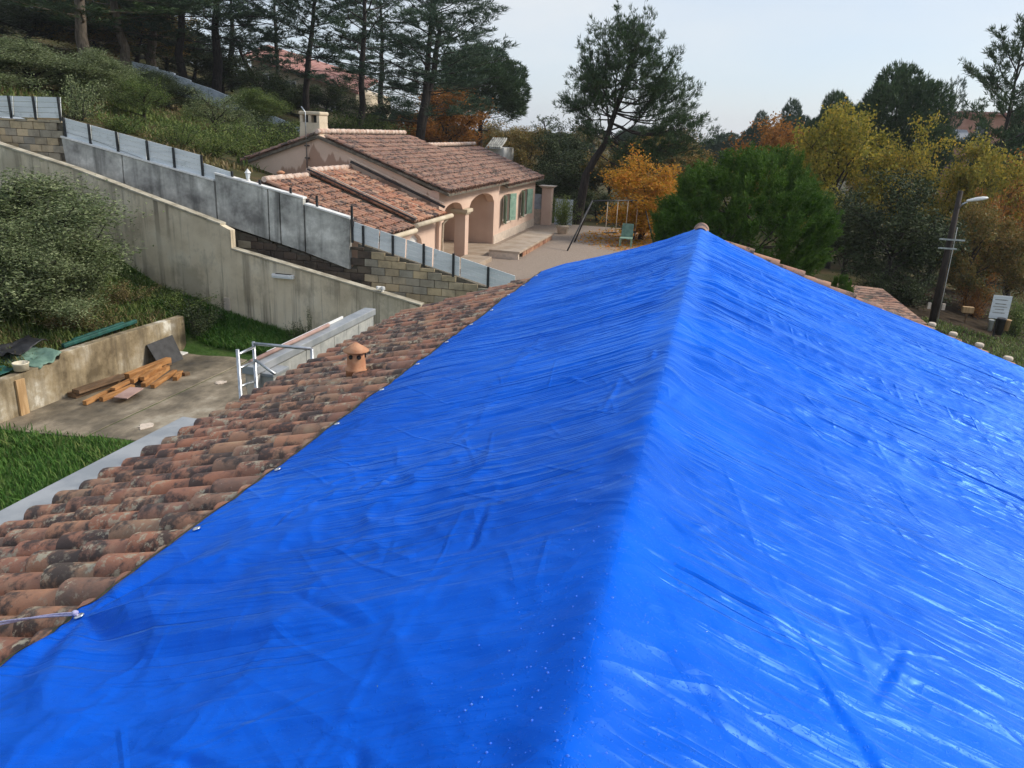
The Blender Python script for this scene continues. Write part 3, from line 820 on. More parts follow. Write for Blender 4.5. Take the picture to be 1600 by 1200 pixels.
# rain drops along the near ridge
rg = np.random.default_rng(8); V = []; F = []
nd = 520
ds = rg.normal(-.06, .16, nd); dy_ = 1.0 + 2.0 * rg.random(nd) ** 1.5
un = []
for j, (e, q) in enumerate(((0, 1.0), (.5, .87), (.85, .5))):
    un.append((e, q))
for k in range(nd):
    p = tarp_at(ds[k], dy_[k]); r_ = .0011 + .0028 * rg.random() ** 2.2; b = len(V)
    for e, q in un:
        for t in range(7):
            a_ = t * 2 * math.pi / 7; V.append((p[0] + r_ * q * math.cos(a_), p[1] + r_ * q * math.sin(a_), p[2] + r_ * .55 * e))
    for j in range(2):
        for t in range(7):
            F.append((b + j * 7 + t, b + j * 7 + (t + 1) % 7, b + (j + 1) * 7 + (t + 1) % 7, b + (j + 1) * 7 + t))
    for (i0, i1, i2, i3) in ((0, 1, 2, 3), (0, 3, 4, 6), (4, 5, 6, 6)):
        if i2 != i3: F.append((b + 14 + i0, b + 14 + i1, b + 14 + i2, b + 14 + i3))
org = np.array([0, 1.5, RZ])
me = npmesh('rain_drops', np.array(V) - org, np.array(F), smooth=True); me.materials.append(M['drop'])
o = link(bpy.data.objects.new('rain_drops', me)); o.location = tuple(org)
tag(o, 'beads of rain water along the near ridge of the tarpaulin', 'water drops', kind='stuff')

# ------------------------------------------------------------------ walls between the two gardens
def P(px, py, Y): return at_y(px, py, Y)
bw = thing('retaining_wall', 'long streaked beige rendered wall sloping down behind the lawn', 'wall', (-12.4, YB, 0))
tops = [(-140, 178), (0, 228), (115, 265), (345, 352), (360, 360), (362, 390), (630, 470), (660, 482)]
TPt = [P(a, b, YB) for a, b in tops]
xl = -24.0
m = MB()
poly = [(p[0], YB, p[2]) for p in TPt]
poly = poly[::-1] + [(TPt[0][0], YB, -.6), (TPt[-1][0], YB, -.6)]
poly = [(TPt[-1][0], YB, -.6)] + [(p[0], YB, p[2]) for p in TPt[::-1]] + [(TPt[0][0], YB, -.6)]
m.prism(poly, (0, .2, 0))
m.build('wall_body', M['render_beige'], bw)
def coping(pts, w0, w1, h, mat, parent, lab=None):
    for a, b in zip(pts[:-1], pts[1:]):
        mb = MB()
        mb.hexa([(a[0], w0, a[2]), (b[0], w0, b[2]), (b[0], w1, b[2]), (a[0], w1, a[2]), (a[0], w0, a[2] + h), (b[0], w0, b[2] + h), (b[0], w1, b[2] + h), (a[0], w1, a[2] + h)])
        mb.build('coping', mat, parent, .008)
cp = [TPt[0]] + [TPt[1] + (TPt[2] - TPt[1]) * t for t in (0, .5)] + [TPt[2] + (TPt[3] - TPt[2]) * t for t in (0, .25, .5, .75, 1)]
coping([np.array(p) + (0, 0, .003) for p in cp], YB - .035, YB + .235, .055, M['coping'], bw)
cp = [TPt[5] + (TPt[6] - TPt[5]) * t for t in (0, .33, .66, 1.1)]
coping([np.array(p) + (0, 0, .003) for p in cp], YB - .03, YB + .23, .045, M['coping'], bw)
# odd fixtures on it
c = P(355, 473, YB); m = MB(); m.box(c[0] - .09, c[0] + .09, YB - .03, YB + .01, c[2] - .22, c[2] + .14)
tag(m.build('wall_plate', M['mortar'], None, .01), 'small pale upright plate low on the beige wall', 'plate')
c = P(444, 431, YB)
lt = thing('wall_light', 'white rectangular bulkhead light fixed high on the beige wall', 'light', (c[0], YB, c[2]))
m = MB(); m.box(c[0] - .31, c[0] + .31, YB - .12, YB, c[2] - .06, c[2] + .05); m.build('housing', M['white'], lt, .02)
m = MB(); m.box(c[0] - .26, c[0] + .26, YB - .135, YB - .121, c[2] - .045, c[2] + .0); m.build('lens', M['fence_panel'], lt)
m = MB(); m.box(c[0] - .2, c[0] + .24, YB - .10, YB - .03, c[2] + .051, c[2] + .062); m.build('seal', M['black'], lt)
c = P(597, 452, YB + .1)
sp = thing('security_spotlight', 'small white twin spotlight standing on the beige wall end', 'light', (c[0], YB + .1, c[2] - .1))
m = MB(); m.box(c[0] - .03, c[0] + .03, YB + .07, YB + .13, c[2] - .16, c[2] + .02); m.build('stem', M['white'], sp)
for sg in (-1, 1):
    m = MB(); m.beam((c[0], YB + .1, c[2] + .03), (c[0] + .1 * sg, YB - .02, c[2] + .05), .08, .09); m.build('lamp_head', M['white'], sp, .015)

gw = thing('concrete_panel_wall', 'stepped wall of mottled grey concrete panels on old blockwork', 'wall', (-12.5, YG, 0))
pan = [((100, 215), (193, 242), (197, 292), (108, 258)), ((195, 242.5), (337, 283), (342, 348), (199, 293)),
       ((339, 272), (420, 295), (423, 374), (344, 347)), ((422, 295.5), (438, 300), (441, 380), (425, 375)), ((440, 300.5), (476, 311), (479, 393), (443, 381)), ((479, 320), (549, 342), (548, 420), (481, 394))]
for q in pan:
    v = [P(a, b, YG) for a, b in q]
    m = MB(); m.prism([(p[0], YG - .10, p[2]) for p in (v[3], v[2], v[1], v[0])], (0, .16, 0))
    m.build('panel', M['concrete_panel'], gw, .012)
for a, b in (((100, 215), (337, 283)), ((339, 272), (477, 311)), ((479, 320), (550, 342.5))):
    A_, B_ = P(*a, YG), P(*b, YG)
    coping([A_ + (0, 0, .003), B_ + (0, 0, .003)], YG - .13, YG + .10, .05, M['white'], gw)
# blockwork: courses stepped under the panels and under the right-hand fence
def lower_edge(x):       # top line of the blockwork at x
    pts = [(-30, 6.6), *[(P(a, b, YG)[0], P(a, b, YG)[2]) for a, b in ((0, 184), (98, 187), (104, 216), (112, 262), (345, 352), (420, 376), (548, 421), (550, 377), (626, 402), (710, 430), (752, 446), (850, 474))]]
    X = [p[0] for p in pts]; Z = [p[1] for p in pts]
    return float(np.interp(x, X, Z))
m = MB()
xs_ = np.arange(-24, -3.6, .25)
for a, b in zip(xs_[:-1], xs_[1:]):
    za, zb = lower_edge(a), lower_edge(b); za, zb = min(za, zb + .3), min(zb, za + .3)
    m.hexa([(a, YG + .01, -.3), (b, YG + .01, -.3), (b, YG + .16, -.3), (a, YG + .16, -.3), (a, YG + .01, za - .01), (b, YG + .01, zb - .01), (b, YG + .16, zb - .01), (a, YG + .16, za - .01)])
m.build('block_core', M['mortar_dark'], gw)
rb = random.Random(5)
nblk = 0
for r in range(34):
    z0 = .2 + r * .205
    x = -23.0 + (r % 2) * .2
    while x < -3.8:
        x1 = x + .40
        lo = min(lower_edge(x + .02), lower_edge(x1 - .02), lower_edge((x + x1) / 2))
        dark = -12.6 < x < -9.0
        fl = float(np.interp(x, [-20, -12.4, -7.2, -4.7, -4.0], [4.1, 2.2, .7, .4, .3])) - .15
        if z0 + .05 < lo and z0 + .2 > fl and (x < -17.0 or x > -12.7):
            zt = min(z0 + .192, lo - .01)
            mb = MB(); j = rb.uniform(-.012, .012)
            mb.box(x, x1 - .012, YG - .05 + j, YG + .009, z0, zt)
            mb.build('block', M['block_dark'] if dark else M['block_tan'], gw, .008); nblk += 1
        x = x1
# white plank fence on the walls
def fence(name, label, segs, posts, parent_loc):
    f = thing(name, label, 'fence', parent_loc, 'white plank fences along the boundary')
    for (t0, t1, b0, b1, n) in segs:
        T0, T1, B0, B1 = P(*t0, YG), P(*t1, YG), P(*b0, YG), P(*b1, YG)
        for i in range(n):
            for k in range(4):
                u0, u1 = i / n + .004, (i + 1) / n - .004
                v0, v1 = k / 4 + .008, (k + 1) / 4 - .006
                q = lambda u, v: (B0 + (B1 - B0) * u) * (1 - v) + (T0 + (T1 - T0) * u) * v
                pts = [q(u0, v0), q(u1, v0), q(u1, v1), q(u0, v1)]
                mb = MB(); mb.prism([(p[0], YG - .03, p[2]) for p in pts], (0, .022, 0)); mb.build('plank', M['fence_panel'], f)
    for a, b in posts:
        A_, B_ = P(*a, YG), P(*b, YG)
        mb = MB(); mb.box(B_[0] - .028, B_[0] + .028, YG - .075, YG - .033, B_[2] - .05, A_[2] + .01); mb.build('post', M['dark_metal'], f)
fence('plank_fence', 'white plank fence on the blockwork, leftmost and level', [((-120, 146), (96, 152), (-120, 180), (98, 185), 6)], [((17, 150), (20, 182)), ((55, 151), (58, 184)), ((94, 152), (97, 186)), ((-25, 149), (-22, 180)), ((-65, 148), (-62, 179))], (-19, YG, 5.3))
fence('plank_fence', 'white plank fence stepping down above the upper grey panels', [((101, 184), (317, 243), (103, 214), (319, 276), 5), ((319, 255), (365, 270), (320, 277), (366, 290), 1)], [((102, 184), (105, 215)), ((141, 194), (144, 226)), ((184, 206), (187, 238)), ((231, 220), (234, 252)), ((272, 231), (275, 263)), ((316, 243), (319, 276)), ((364, 268), (365, 281)), ((407, 281), (408, 292)), ((455, 293), (456, 305)), ((496, 306), (497, 325))], (-14, YG, 4.2))
fence('plank_fence', 'white plank fence descending beside the stone blocks towards the tiled roof', [((553, 346), (806, 431), (551, 375), (806, 461), 6)], [((551, 322), (552, 376)), ((569, 353), (569, 382)), ((615, 368), (615, 397)), ((663, 381), (663, 413)), ((709, 396), (709, 429)), ((763, 417), (763, 446))], (-7, YG, 2.2))
# lantern on the wall
c = P(380, 283, YG - .02)
ln = thing('garden_lantern', 'small white lantern standing on the grey panel wall', 'lantern', (c[0] + .12, YG + .03, c[2]))
wl = world_of(ln)
m = MB(); m.lathe(wl, [(.07, 0), (.05, .05), (.03, .07)], 8); m.build('base', M['white'], ln)
m = MB(); m.lathe(wl + (0, 0, .07), [(.05, 0), (.075, .15)], 6, False); m.build('glass', M['fence_panel'], ln)
m = MB(); m.lathe(wl + (0, 0, .22), [(.10, 0), (.04, .07), (.012, .11)], 6, False); m.build('cap', M['white'], ln)

# unfinished block wall with grey coping beside the far end of our house
XW = -5.6
a, b = at_x(377, 572, XW), at_x(570, 480, XW)
zt = (a[2] + b[2]) / 2
uw = thing('block_wall', 'unfinished pale block wall topped with a flat grey coping beam', 'wall', (XW + .2, (a[1] + b[1]) / 2, 0))
m = MB(); m.box(XW, XW + .21, a[1], b[1], zt - .11, zt); m.build('coping', M['zinc'], uw, .01)
m = MB(); m.box(XW + .03, XW + .17, a[1] + .05, b[1] - .05, -.2, zt - .112); m.build('block_core', M['mortar'], uw)
for r in range(12):
    z0 = zt - .118 - (r + 1) * .205
    if z0 < -.05: break
    y = a[1] + .05 + (r % 2) * .22
    while y < b[1] - .2:
        mb = MB(); mb.box(XW + .172, XW + .177 + rb.uniform(.004, .012), y, min(y + .43, b[1] - .05), z0, z0 + .193); mb.build('block', M['block_grey'], uw)
        mb = MB(); mb.box(XW + .014 + rb.uniform(0, .006), XW + .028, y, min(y + .43, b[1] - .05), z0, z0 + .193); mb.build('block', M['block_grey'], uw)
        y += .442
for i, (y, w) in enumerate(((b[1] - .045, 0),)):
    mb = MB()
    for r in range(12):
        z0 = zt - .118 - (r + 1) * .205
        if z0 < -.05: break
        mb.box(XW + .035, XW + .165, y - .004, y + .012, z0, z0 + .193)
    mb.build('end_block', M['block_grey'], uw)
m = MB(); m.tube([(XW + .07, a[1] + .1, zt + .032), (XW + .07, b[1] - 1.5, zt + .032)], .03, 10)
tag(m.build('drain_pipe', M['plank_pink']), 'long salmon pipe lying along the grey coping beam', 'pipe')
m = MB(); m.box(XW + .005, XW + .03, a[1] + .6, b[1] - .9, zt + .003, zt + .04)
tag(m.build('batten', M['white']), 'white batten lying beside the salmon pipe on the coping', 'batten')
# low pier by the scaffold frame
pa, pc = at_y(403, 575, 8.9), at_y(438, 577, 8.9); pzt = pa[2]
m = MB(); m.box(pa[0] + .02, pc[0] - .02, 8.75, 9.1, 0, pzt - .052); pr = m.build('block_pier', M['block_grey'], None, .01)
m = MB(); m.box(pa[0], pc[0], 8.72, 9.13, pzt - .05, pzt); m.build('cap_slab', M['zinc'], pr, .01)
tag(pr, 'short grey block pier with flat cap beside the scaffold frame', 'pier')

# scaffold end frame
sc_y = 7.5
fr = thing('scaffold_frame', 'aluminium scaffold guard frame standing behind the tiled eave', 'scaffold', (at_y(385, 600, sc_y)[0], sc_y, 0))
A0, A1 = at_y(371, 546, sc_y), at_y(375, 612, sc_y)
B0, B1 = at_y(396, 534, sc_y + .55), at_y(398, 604, sc_y + .55)
def vtube(mb, p, q, r=.024, n=10): mb.tube([p, q], r, n)
for nm, t in (('post', A0), ('post', B0)):
    m = MB(); m.tube([(t[0], t[1], 0), t], .021, 10); m.build(nm, M['aluminium'], fr)
for z in (.12, .55, .88):
    p = A1 + (A0 - A1) * z; q = B1 + (B0 - B1) * z
    m = MB(); m.tube([p, q], .017, 8); m.build('rung', M['aluminium'], fr)
e0 = at_y(487, 545, sc_y + .5); e1 = at_y(430, 585, sc_y + .45)
m = MB(); m.tube([B0 + (B1 - B0) * .04, e0], .02, 8); m.build('guard_rail', M['aluminium'], fr)
m = MB(); m.tube([B0 + (B1 - B0) * .38, e1], .018, 8); m.build('brace', M['aluminium'], fr)
m = MB(); m.tube([e0, (e0[0], e0[1], 0)], .02, 8); m.build('post', M['aluminium'], fr)

# ------------------------------------------------------------------ dirty low wall and what lies about it
XD = -12.6
dw = thing('garden_wall', 'low grimy concrete wall stained brown beside the terrace', 'wall', (XD, 13, 0))
m = MB(); m.prism([(XD - .1, 9.0, -.2), (XD - .1, 16.55, -.2), (XD - .1, 16.55, .88), (XD - .1, 14.5, .93), (XD - .1, 12.6, .95), (XD - .1, 12.55, .83), (XD - .1, 9.0, .74)], (.2, 0, 0))
m.build('wall_body', M['render_dirty'], dw, .015)
m = MB(); m.box(XD + .102, XD + .15, 11.42, 11.62, -.02, .72)
tag(m.build('formwork_plank', M['plank_tan'], None, .006), 'upright tan plank leaning on the grimy wall near the frame edge', 'plank')
b = at_z(33, 575, .80); m = MB(); m.lathe((XD, at_x(33, 574, XD)[1], .84), [(.13, 0), (.14, .12), (.15, .13), (.15, .15), (.135, .15), (.13, .03)], 16)
tag(m.build('bucket', M['bucket']), 'cream plastic tub standing on the grimy wall', 'bucket')
def cloth(name, poly, mat, label, cat, amp=.06, seed=3, n=14):
    A_, B_, C_, D_ = [np.array(p, float) for p in poly]
    u, v = np.meshgrid(np.linspace(0, 1, n + 1), np.linspace(0, 1, n + 1))
    Q = (A_ * (1 - u)[..., None] + B_ * u[..., None]) * (1 - v)[..., None] + (D_ * (1 - u)[..., None] + C_ * u[..., None]) * v[..., None]
    h = fbm(u * 3.5, v * 3.5, seed, 3); Q[..., 2] += amp * (h * 2 - .6); Q[..., 0] += amp * .6 * (fbm(u * 4 + 9, v * 4, seed, 2) - .5)
    mm = n + 1; i = np.arange(n); j = np.arange(n)[:, None]; a = j * mm + i
    F = np.stack([a, a + 1, a + mm + 1, a + mm], -1).reshape(-1, 4)
    org = Q.reshape(-1, 3).mean(0); org[2] = Q[..., 2].min()
    me = npmesh(name, Q.reshape(-1, 3) - org, F, smooth=True); me.materials.append(mat)
    o = link(bpy.data.objects.new(name, me)); o.location = tuple(org)
    sm = o.modifiers.new('thickness', 'SOLIDIFY'); sm.thickness = .008
    return tag(o, label, cat)
y0, y1 = at_x(45, 580, XD)[1], at_x(86, 558, XD)[1]
cloth('crumpled_sheet', [(XD - .8, y0 - .1, .88), (XD + .16, y0 + .15, .74), (XD + .14, y1 + .05, .95), (XD - .7, y1 + .1, 1.02)], M['sage'], 'crumpled sage green sheet draped over the grimy wall', 'sheet', .10, 3)
cloth('black_sheet', [(XD - 1.0, y0 - .1, 1.0), (XD - .35, y0, 1.02), (XD - .3, y1 + .2, 1.1), (XD - .9, y1 + .3, 1.1)], M['black'], 'crumpled black plastic sheet behind the sage green sheet', 'sheet', .10, 7)
cloth('dark_sheet', [(XD - .75, 10.0, .86), (XD - .1, 10.2, .80), (XD - .08, 11.7, .85), (XD - .7, 11.6, .92)], M['teal'], 'flat dark sheet on the bank left of the cream tub', 'sheet', .05, 9)
y0, y1 = at_x(100, 552, XD - .16)[1], at_x(216, 514, XD - .16)[1]
m = MB(); m.beam((XD - .17, y0, .99), (XD - .2, y1, 1.02), .09, .09); m.beam((XD - .28, y0 + .4, 1.0), (XD - .30, y1 - .3, 1.03), .08, .08)
tag(m.build('mesh_roll', M['teal'], None, .02), 'long teal green rolled mesh lying behind the grimy wall', 'roll')
m = MB(); y0, y1 = at_x(236, 560, XD + .3)[1], at_x(266, 545, XD + .2)[1]
m.hexa([(XD + .52, y0, .01), (XD + .53, y1, .01), (XD + .55, y1, .01), (XD + .54, y0, .01), (XD + .12, y0 + .1, .50), (XD + .12, y1 + .2, .52), (XD + .14, y1 + .2, .53), (XD + .14, y0 + .1, .51)])
tag(m.build('black_board', M['black']), 'flat black board leaning against the grimy wall', 'board')
m = MB(); c = at_z(279, 551, .02); m.box(c[0] - .22, c[0] + .2, c[1] - .12, c[1] + .1, .004, .03)
tag(m.build('white_scrap', M['white']), 'white scrap lying by the end of the grimy wall', 'scrap')
# timber pile: (start pixel, end pixel, z, width, height, material, label)
pile = [((112, 618), (262, 566), .06, .24, .10, 'beam_brown', 'longest dark brown timber lying along the grimy wall'),
        ((118, 612), (190, 588), .17, .20, .08, 'beam_brown', 'short dark brown board stacked on the longest timber'),
        ((198, 588), (264, 562), .16, .14, .12, 'beam_orange', 'orange timber on top of the dark timber at the far end of the pile'),
        ((132, 630), (178, 608), .05, .09, .09, 'beam_orange', 'orange timber nearest the lawn at the end of the pile'),
        ((158, 624), (208, 604), .05, .10, .10, 'beam_orange', 'orange timber under the pale pinkish board'),
        ((176, 608), (204, 594), .14, .12, .06, 'beam_orange', 'short bright orange block lying across the pile middle'),
        ((206, 596), (224, 582), .15, .10, .10, 'beam_orange', 'stubby orange timber end beside the long far timber'),
        ((224, 602), (262, 574), .05, .11, .10, 'beam_orange', 'orange timber to the right of the pink board'),
        ((238, 604), (274, 580), .05, .10, .08, 'beam_orange', 'outermost orange timber lying flat on the slab'),
        ((222, 592), (250, 572), .15, .10, .09, 'beam_orange', 'second layer orange timber at the far right of the pile'),
        ((273, 592), (283, 582), .05, .10, .10, 'beam_orange', 'offcut of orange timber apart from the pile'),
        ((287, 585), (295, 583), .04, .10, .08, 'beam_brown', 'small reddish offcut farthest right on the slab')]
for p, q, z, w, h, mt, lb in pile:
    A_, B_ = at_z(*p, z), at_z(*q, z)
    m = MB(); m.beam(A_, B_, w, h)
    tag(m.build('timber', M[mt], None, .006), lb, 'timber', 'timbers in the pile by the grimy wall')
A_, B_ = at_z(188, 622, .10), at_z(214, 606, .13)
m = MB(); m.beam(A_, B_, .30, .025); tag(m.build('board', M['plank_pink'], None, .004), 'pale pinkish flat board leaning on the timber pile', 'board')
# splashes of mortar on the slab
for i, (p, r_) in enumerate((((229, 666), .12), ((345, 598), .11))):
    c = at_z(*p, .004); rgm = random.Random(i); m = MB()
    m.prism([(c[0] + r_ * (1 + .35 * rgm.uniform(-1, 1)) * math.cos(k * math.pi / 9), c[1] + 1.3 * r_ * (1 + .35 * rgm.uniform(-1, 1)) * math.sin(k * math.pi / 9), .004) for k in range(18)], (0, 0, .012))
    tag(m.build('mortar_patch', M['mortar']), ('pale dried mortar patch on the slab nearest the gutter', 'pale dried mortar patch on the slab beside the scaffold frame', 'pale dried mortar patch on the slab beyond the timber offcuts')[i], 'mortar')

# ------------------------------------------------------------------ the neighbour's villa
XF, GZ = -8.75, 1.0
vl = thing('villa', 'salmon rendered villa with tiled roofs, arched porch and green shutters', 'house', (-12, 30, GZ))
RX, RZ1 = -13.07, 5.30
sl1 = (RZ1 - 3.68) / (XF + .3 - RX)
def strip_wall(mb, X0, X1, segs):
    for ya, yb, la, lb, ha, hb in segs:
        mb.hexa([(X0, ya, la), (X1, ya, la), (X1, yb, lb), (X0, yb, lb), (X0, ya, ha), (X1, ya, ha), (X1, yb, hb), (X0, yb, hb)])
def arch_segs(y0, y1, zs, zt, ztop, n=12):
    out = []
    for i in range(n):
        f = lambda t: zs + (zt - zs) * math.sqrt(max(0, 1 - (2 * t - 1) ** 2))
        a, b = i / n, (i + 1) / n
        out.append((y0 + (y1 - y0) * a, y0 + (y1 - y0) * b, f(a), f(b), ztop, ztop))
    return out
EZ1, EZ2 = 3.66, 3.46
m = MB()
segs = [(25.0, 25.5, GZ, GZ, EZ1, EZ1)] + arch_segs(25.5, 27.55, 2.86, 3.17, EZ1) + [(27.55, 28.3, 2.86, 2.86, EZ1, EZ1)] + arch_segs(28.3, 31.75, 2.80, 3.25, EZ1)
segs += [(31.75, 32.6, GZ, GZ, EZ1, EZ1)]
strip_wall(m, XF - .3, XF, segs)
wins = [(33.25, 34.25), (36.45, 37.5)]
strip_wall(m, XF - .3, XF - .001, [(32.6, 33.25, GZ, GZ, EZ2, EZ2), (34.25, 36.45, GZ, GZ, EZ2, EZ2), (37.5, 39.3, GZ, GZ, EZ2, EZ2)] + [(a, b, GZ, GZ, 1.8, 1.8) for a, b in wins] + [(a, b, 2.98, 2.98, EZ2, EZ2) for a, b in wins])
m.box(-18.5, XF - .301, 39.0, 39.3, GZ - .5, 3.4)
m.build('wall', M['salmon'], vl)
m = MB()
m.prism([(XF - .302, 25.004, GZ), (XF - .302, 25.004, EZ1), (RX, 25.004, RZ1 - .06), (-17.6, 25.004, 3.66), (-17.6, 25.004, GZ)][::-1], (0, .28, 0))
tag(m.build('gable_wall', M['salmon_gable'], vl), 'gable wall streaked with damp patches')
# porch recess
m = MB(); m.box(-11.1, -11.0, 25.3, 31.8, GZ, 3.5); m.box(-11.0, XF - .301, 31.76, 31.95, GZ, 3.5); m.box(-11.0, XF - .301, 25.29, 25.4, GZ, 3.5)
m.build('porch_wall', M['salmon'], vl)
m = MB(); m.box(-11.0, XF - .02, 25.4, 31.75, 3.40, 3.5); m.build('porch_ceiling', M['cream'], vl)
m = MB(); m.box(-11.0, XF + .5, 25.0, 31.74, GZ - .1, GZ + .08); m.build('porch_floor', M['paving'], vl)
dr = MB().box(-10.998, -10.94, 26.2, 27.1, GZ + .09, GZ + 2.05).build('door', M['beam_brown'], vl)
MB().box(-10.94, -10.90, 26.98, 27.03, GZ + 1.0, GZ + 1.12).build('handle', M['steel'], dr)
# column with capital
cy = 27.92
col = MB().box(XF - .36, XF + .06, cy - .21, cy + .21, GZ + .08, 2.66).build('column', M['salmon'], vl, .01)
MB().box(XF - .42, XF + .12, cy - .27, cy + .27, 2.662, 2.72).build('collar', M['cream'], col, .01)
MB().box(XF - .48, XF + .18, cy - .36, cy + .36, 2.722, 2.85).build('capital', M['cream'], col, .02)
c2 = MB().box(-10.2, -9.9, 26.6, 26.9, GZ + .08, 3.4).build('column', M['cream'], vl)
# windows with shutters
for (a, b) in wins:
    w = MB().box(XF - .24, XF - .20, a + .002, b - .002, 1.802, 2.978).build('window', M['glass'], vl)
    f = MB()
    for y in (a + .03, (a + b) / 2, b - .03): f.box(XF - .2, XF - .15, y - .03, y + .03, 1.803, 2.977)
    f.box(XF - .195, XF - .155, a + .06, b - .06, 1.803, 1.86); f.box(XF - .195, XF - .155, a + .06, b - .06, 2.92, 2.977)
    f.build('window_frame', M['white'], w)
    MB().box(XF - .15, XF + .06, a - .05, b + .05, 1.74, 1.80).build('sill', M['mortar'], w)
    for sg, y in ((-1, a), (1, b)):
        an = R(28 if sg < 0 else 18)
        d = Vector((math.sin(an), sg * math.cos(an), 0)); nrm = Vector((math.cos(an), -sg * math.sin(an), 0))
        s = MB(); s.obox(Vector((XF + .03, y, 2.39)) + d * .26, (.50, .03, 1.17), d, nrm, (0, 0, 1)); sh = s.build('shutter', M['shutter'], w)
        s = MB()
        for z in (1.98, 2.78): s.obox(Vector((XF + .03, y, z)) + d * .26 + nrm * .022, (.46, .014, .07), d, nrm, (0, 0, 1))
        for k in range(1, 5): s.obox(Vector((XF + .03, y, 2.39)) + d * (.02 + .1 * k) + nrm * .018, (.010, .006, 1.1), d, nrm, (0, 0, 1))
        tag(s.build('shutter_batten', M['shutter'], w))
MB().box(XF, XF + .02, 31.8, 39.29, GZ + .04, GZ + .42).build('plinth', M['mortar'], vl)
# roofs
def gable_roof(name, y0, y1, rx, rz, ex, ez, lx, lz, mat, seed, label=None, limit=0, ridge=True, pitch=TW, expo=.36):
    mb = MB()
    mb.prism([(rx, y0, rz - .17), (ex, y0, ez - .17), (ex, y0, ez - .25), (rx, y0, rz - .27), (lx, y0, lz - .25), (lx, y0, lz - .17)][::-1], (0, y1 - y0, 0))
    rf = mb.build(name, M['mortar_dark'], vl)
    if label: tag(rf, label)
    for (qx, qz, lim) in ((ex, ez, limit), (lx, lz, 0)):
        Ls = math.hypot(qx - rx, rz - qz); d = ((qx - rx) / Ls, 0, (qz - rz) / Ls)
        nr = int((Ls + .06 - TL) / expo) + 1; nc = int((y1 - y0) / pitch)
        off = Ls + .06 - TL - (nr - 1) * expo
        tiled_slope(rf, (rx + d[0] * off, y0, rz + d[2] * off), d, (0, 1, 0), nr, nc, mat, expo, (y1 - y0) / nc, lim, seed)
    if ridge:
        mb = MB(); k = 0
        n = int((y1 - y0) / .40)
        for i in range(n):
            a_, b_ = y0 + (y1 - y0) * i / n, y0 + (y1 - y0) * (i + 1) / n + .03
            mb.tube([(rx, a_, rz - .045), (rx, b_, rz - .04)], [.078, .095], 8)
        mb.build('ridge_tiles', M['ridge_clay'], rf)
    return rf
gable_roof('main_roof', 24.88, 32.6, RX, RZ1 + .1, XF + .38, 3.76, -17.9, 3.70, M['tile_villa'], 11, 'main roof of faded brown pink tiles')
gable_roof('rear_roof', 32.62, 39.6, -12.1, 4.94, XF + .34, 3.56, -17.0, 3.0, M['tile_villa'], 12, 'lower rear roof of faded brown pink tiles')
GX = -11.9
gable_roof('new_garage_roof', 22.05, 24.86, GX, 4.30, -8.45, 3.04, -14.6, 3.2, M['tile_garage'], 13, 'bright orange tiled garage roof', 150)
gable_roof('old_garage_roof', 19.6, 22.0, GX, 4.16, -8.45, 2.90, -14.6, 3.05, M['tile_garage_old'], 14, 'duller brown tiled garage roof', 130)
# flashing between the roofs
def flash(name, y, x0, z0, x1, z1, w, h, mat):
    mb = MB(); mb.beam((x0, y, z0), (x1, y, z1), w, h); mb.build(name, mat, vl)
flash('flashing', 22.03, GX, 4.30, -8.42, 3.03, .05, .05, M['dark_metal'])
flash('flashing', 22.09, GX, 4.36, -8.42, 3.09, .03, .03, M['mortar'])
flash('flashing', 24.86, GX + .05, 4.44, -8.5, 3.16, .05, .08, M['dark_metal'])
flash('flashing', 24.80, GX + .05, 4.55, -8.5, 3.28, .025, .025, M['mortar'])
# garage walls, door, gutters
m = MB()
g0, g1 = 22.35, 23.75
strip_wall(m, -9.1, -8.85, [(19.75, g0, GZ, GZ, 2.78, 2.78)] + arch_segs(g0, g1, 1.95, 2.45, 2.78) + [(g1, 24.98, GZ, GZ, 2.78, 2.78)])
m.box(-14.4, -9.1, 19.75, 19.95, GZ, 2.75); m.build('garage_wall', M['salmon'], vl)
MB().box(-9.06, -9.0, g0 + .002, g1 - .002, GZ + .01, 2.46).build('garage_door', M['white'], vl)
for i, (a_, b_, z) in enumerate(((19.55, 22.0, 2.72), (22.03, 25.3, 2.86))):
    mb = MB(); mb.tube([(-8.40, a_, z), (-8.40, b_, z)], .075, 10); mb.build('gutter', M['cream'], vl)
mb = MB(); mb.tube([(-8.46, 25.2, 2.82), (-8.62, 25.05, 2.6), (-8.66, 25.02, GZ)], .045, 8); mb.build('downpipe', M['cream'], vl)
# ladder leaning in the porch
ld = thing('step_ladder', 'narrow pale step ladder leaning beside the porch corner', 'ladder', (-9.2, 25.75, GZ + .08))
for s in (-.16, .16):
    mb = MB(); mb.beam((-9.0, 25.75 + s, GZ + .08), (-9.45, 25.75 + s, 2.5), .04, .06); mb.build('rail', M['aluminium'], ld)
for k in range(6):
    t = (k + .7) / 6.5; mb = MB(); mb.beam((-9.0 - .45 * t, 25.59, GZ + .08 + 1.42 * t), (-9.0 - .45 * t, 25.91, GZ + .08 + 1.42 * t), .05, .03); mb.build('rung', M['aluminium'], ld)
cloth('black_bag', [(-9.6, 26.7, GZ + .12), (-9.2, 26.7, GZ + .12), (-9.2, 27.1, GZ + .14), (-9.6, 27.1, GZ + .16)], M['black'], 'crumpled black bag on the porch floor', 'bag', .12, 5)
